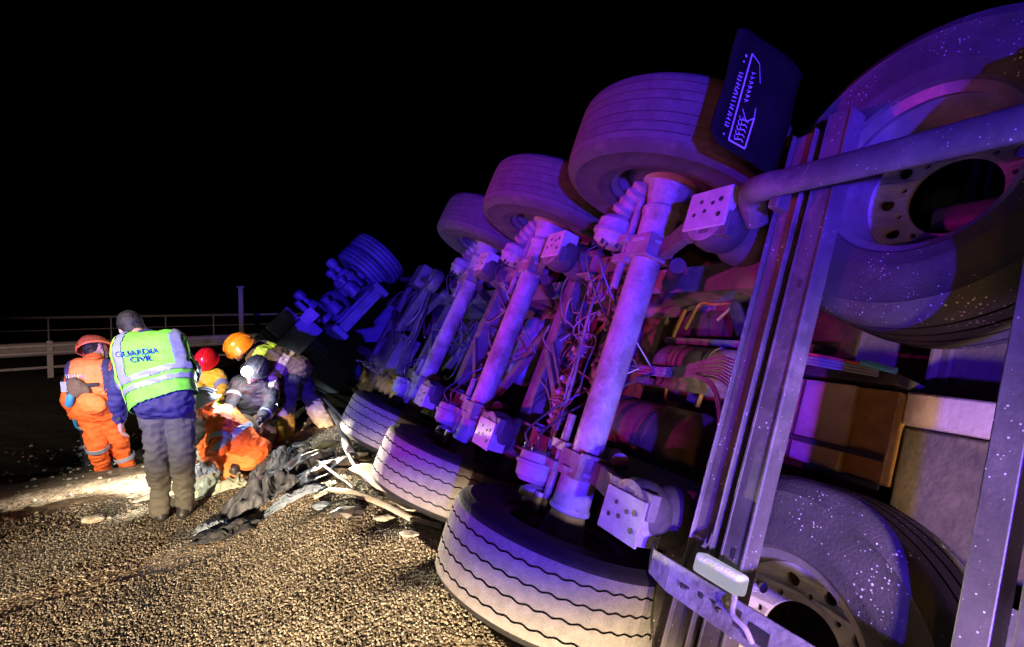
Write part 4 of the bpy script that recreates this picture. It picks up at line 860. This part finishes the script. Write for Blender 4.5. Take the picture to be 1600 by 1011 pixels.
# helper in black with the lit head lamp
J = J_(head=(398, 580, 5.05), neck=(394, 594, 5.12), shL=(370, 604, 5.1), shR=(418, 602, 5.2), elL=(360, 634, 4.95), haL=(352, 655, 4.75), elR=(424, 632, 5.05), haR=(408, 655, 4.85),
       pel=(394, 650, 5.25), hipL=(384, 656, 5.2), hipR=(406, 656, 5.25), knL=(368, 672, 4.9), knR=(420, 674, 4.95), anL=(376, 700, 5.2), anR=(412, 700, 5.25))
foot(J, 'L', -.02, .12); foot(J, 'R', .02, .12)
root, jm, O_, X = person('helper in dark clothes with a dazzling lit head lamp, squatting amid the group', J, V((.1, -.85, -.35)), dict(skin=M['skin'], jacket=M['blackc'], trousers=M['brownc'], helmet=M['blackc'], glove=M['blackc']), k=.98, seed=9,
    bands=(('elL', 'haL', .5, .03, .058), ('elR', 'haR', .6, .03, .058), ('shL', 'elL', .5, .035, .078)))
hl = J['head']+V((.02, -.185, .02)); m_ = MB(); ellipsoid(m_, hl, (.054, .024, .05), (V((1, 0, 0)), V((0, 1, 0)), V((0, 0, 1)))); link('head_lamp', m_.mesh(M['torch'], lambda p: p-O_), root)
lamp('POINT', hl+V((.01, -.06, -.01)), None, (.85, .93, 1), 36, .04)
lamp('SPOT', hl+V((-.04, -.06, -.02)), ground_at(235, 768), (1, .93, .78), 1000, .02, 60, .8)

tb = at(428, 634, 5.06); tdir = (at(625, 765, 3.45)-tb).normalized()  # torch and its beam added to brighten the second wheel
m_ = MB(); m_.lathe((0, 0, 0), tdir, [(0, -.16), (.02, -.16), (.021, -.04), (.034, 0), (.036, .02), (.032, .02), (.028, .01), (0, .01)], 20)
tc_ = empty('torch', tb); tag(tc_, 'added lit hand torch, held low by the bending rescuer and shining on the second wheel', 'torch'); link('barrel', m_.mesh(M['blackc']), tc_)
m_ = MB(); m_.lathe((0, 0, 0), tdir, [(0, .012), (.028, .012), (.0, .016)], 20); link('lens', m_.mesh(M['torch']), tc_)
lamp('SPOT', tb+tdir*.05, tb+tdir, (1, .86, .60), 4200, .03, 27, .8)

# ---------------------------------------------------------------- litter round the casualty
def crumple(name, px, py, sx, sy, hgt, m, label, rot=0., cat=None, seed=0, lift=.02, n=44, fold=1.):
    c = ground_at(px, py); me = bpy.data.meshes.new(name); vs = []
    for j in range(n+1):
        for i in range(n+1):
            u, v = i/n-.5, j/n-.5; p = V((u*3*fold, v*3*fold, seed)); e = max(0, 1-(2*max(abs(u), abs(v)))**3)
            rx = u*sx*(1+.25*noise.noise(V((v*4, 1, seed)))); ry = v*sy*(1+.25*noise.noise(V((u*4, 5, seed))))
            x = c.x+rx*cos(rot)-ry*sin(rot); y = c.y+rx*sin(rot)+ry*cos(rot)
            z = hgt*e*(.6+.9*noise.noise(p))+hgt*.32*(1-abs(noise.noise(V((p.x*2.2, p.y*.8, seed))))*3.2)*(.3+.7*e)+hgt*.10*noise.noise(p*5)
            vs.append((x-c.x+.02*noise.noise(p*5), y-c.y, max(height(x, y)-c.z+lift*.3, height(x, y)-c.z+lift*.3+z)))
    fs = [(j*(n+1)+i, j*(n+1)+i+1, (j+1)*(n+1)+i+1, (j+1)*(n+1)+i) for j in range(n) for i in range(n)]
    me.from_pydata(vs, [], fs); me.materials.append(m); me.polygons.foreach_set('use_smooth', [True]*len(fs))
    o = link(name, me); o.location = c; s_ = o.modifiers.new('s', 'SOLIDIFY'); s_.thickness = .006; tag(o, label, cat or name.replace('_', ' ')); return o
crumple('blanket', 345, 762, .42, .34, .13, M['grey'], 'pale green crumpled blanket beside the crouching rescuer', .5, 'blanket', 1)
crumple('jacket', 410, 782, .50, .26, .19, M['slate'], 'dark slate jacket heaped on the road in front of the group', .75, 'jacket', 2)
crumple('denim_cloth', 322, 742, .34, .34, .12, M['denim'], 'blue grey cloth lying between the officer and the crouching rescuer', -.6, 'cloth', 3)
crumple('cloth', 352, 838, .42, .15, .06, M['blackc'], 'black rag lying on the asphalt, nearest the camera', .1, 'cloth', 4)
crumple('cloth', 330, 828, .20, .12, .05, M['denim'], 'small grey rag beside the black one', .4, 'cloth', 8)
crumple('bag', 428, 730, .36, .26, .15, M['slate'], 'dull grey bag at the feet of the crouching rescuer', .2, 'bag', 5)
crumple('sheet', 385, 728, .42, .22, .08, M['white'], 'white dressing sheet under the crouching rescuer', .1, 'sheet', 6)
crumple('tarpaulin', 480, 735, .8, .50, .10, M['dark'], 'dark torn tarpaulin between the rescuers and the last wheel', -.7, 'tarpaulin', 7)
crumple('foil_sheet', 283, 762, .30, .7, .05, M['white'], 'bright white sheet on the ground behind the officer', -.8, 'sheet', 9)
crumple('long_cloth', 462, 778, .42, .11, .05, M['denim'], 'long bluish cloth beside the white strip', .5, 'cloth', 10)
def strip(name, pix, w, h, m, label, cat, lift=.03, wob=.01):
    P = [ground_at(x, y, lift+(z or 0)) for x, y, z in pix]; o0 = P[0].copy(); m_ = MB(); Q = []
    for i in range(len(P)-1):
        for k_ in range(6): Q.append(P[i].lerp(P[i+1], k_/6)+V((0, 0, wob*noise.noise(V((i+k_/6, 3, w*90))))))
    Q.append(P[-1]); vs = []
    for i, q in enumerate(Q):
        d = (Q[min(i+1, len(Q)-1)]-Q[max(i-1, 0)]); d.z = 0; d.normalize(); s_ = V((-d.y, d.x, 0)); ww = w*(1+.25*noise.noise(V((i*.7, 0, w*50))))
        for a_ in np.linspace(-1, 1, 7): vs.append(q+s_*(a_*ww)+V((0, 0, h*(1-a_*a_)))-o0)
    m_.add(vs, [(i*7+j, (i+1)*7+j, (i+1)*7+j+1, i*7+j+1) for i in range(len(Q)-1) for j in range(6)])
    o = link(name, m_.mesh(m)); o.location = o0; s_ = o.modifiers.new('s', 'SOLIDIFY'); s_.thickness = .012; return tag(o, label, cat)
strip('bumper_strip', [(490, 788, .0), (515, 778, .02), (545, 780, .02), (590, 797, .01), (640, 818, .0), (690, 832, 0)], .026, .02, M['white'], 'long bent white plastic strip running to the second wheel', 'bumper strip')
strip('trim_strip', [(470, 712, .04), (500, 735, .03), (530, 757, .02), (556, 772, .0)], .016, .012, M['frame'], 'thin dark trim strip crossing the tarpaulin', 'trim')
strip('trim_strip', [(535, 705, .05), (552, 735, .03), (575, 765, .02)], .018, .01, M['hosel'], 'narrow pale trim strip standing up near the third wheel', 'trim')
strip('broken_panel', [(565, 745, .05), (600, 768, .05), (650, 800, .02), (700, 815, .0)], .10, .02, M['white'], 'crushed white panel wedged under the second wheel', 'panel')
strip('rod', [(500, 640, .2), (530, 690, .15), (548, 728, .08)], .03, .01, M['frame'], 'bent frame rod leaning beside the last wheel', 'rod')
strip('fallen_hose', [(470, 620, .3), (505, 660, .25), (560, 700, .1)], .02, .01, M['hose'], 'dark hose fallen from the wreck', 'hose')
random.seed(21)
for i, (px, py, s_, nm) in enumerate(((505, 795, .05, 'small grey broken lamp shell by the white strip'), (540, 805, .06, 'dark broken plastic chunk on the gravel'), (600, 815, .04, 'chip of pale plastic beside the crushed panel'), (512, 700, .09, 'earthy clod at the boot of the bending rescuer'), (560, 720, .08, 'brown lump of soil under the last wheel'), (470, 700, .06, 'dark fragment beside the mustard gaiter'), (640, 840, .035, 'flat pale shard in front of the second wheel'))):
    c = ground_at(px, py); bm = bmesh.new(); bmesh.ops.create_icosphere(bm, subdivisions=2, radius=s_)
    for v in bm.verts: v.co = v.co*(1+.5*noise.noise(v.co*(1.1/s_)+V((i*5, 0, 0)))); v.co.z *= .5; v.co.x *= 1.5
    me = bpy.data.meshes.new('d'); bm.to_mesh(me); bm.free(); me.materials.append(M[['denim', 'dark', 'white', 'rusty', 'rusty', 'dark', 'white'][i]]); o = link('debris', me); o.location = c+V((0, 0, s_*.3)); tag(o, nm, 'debris')

bpy.data.scenes.remove(TMP)
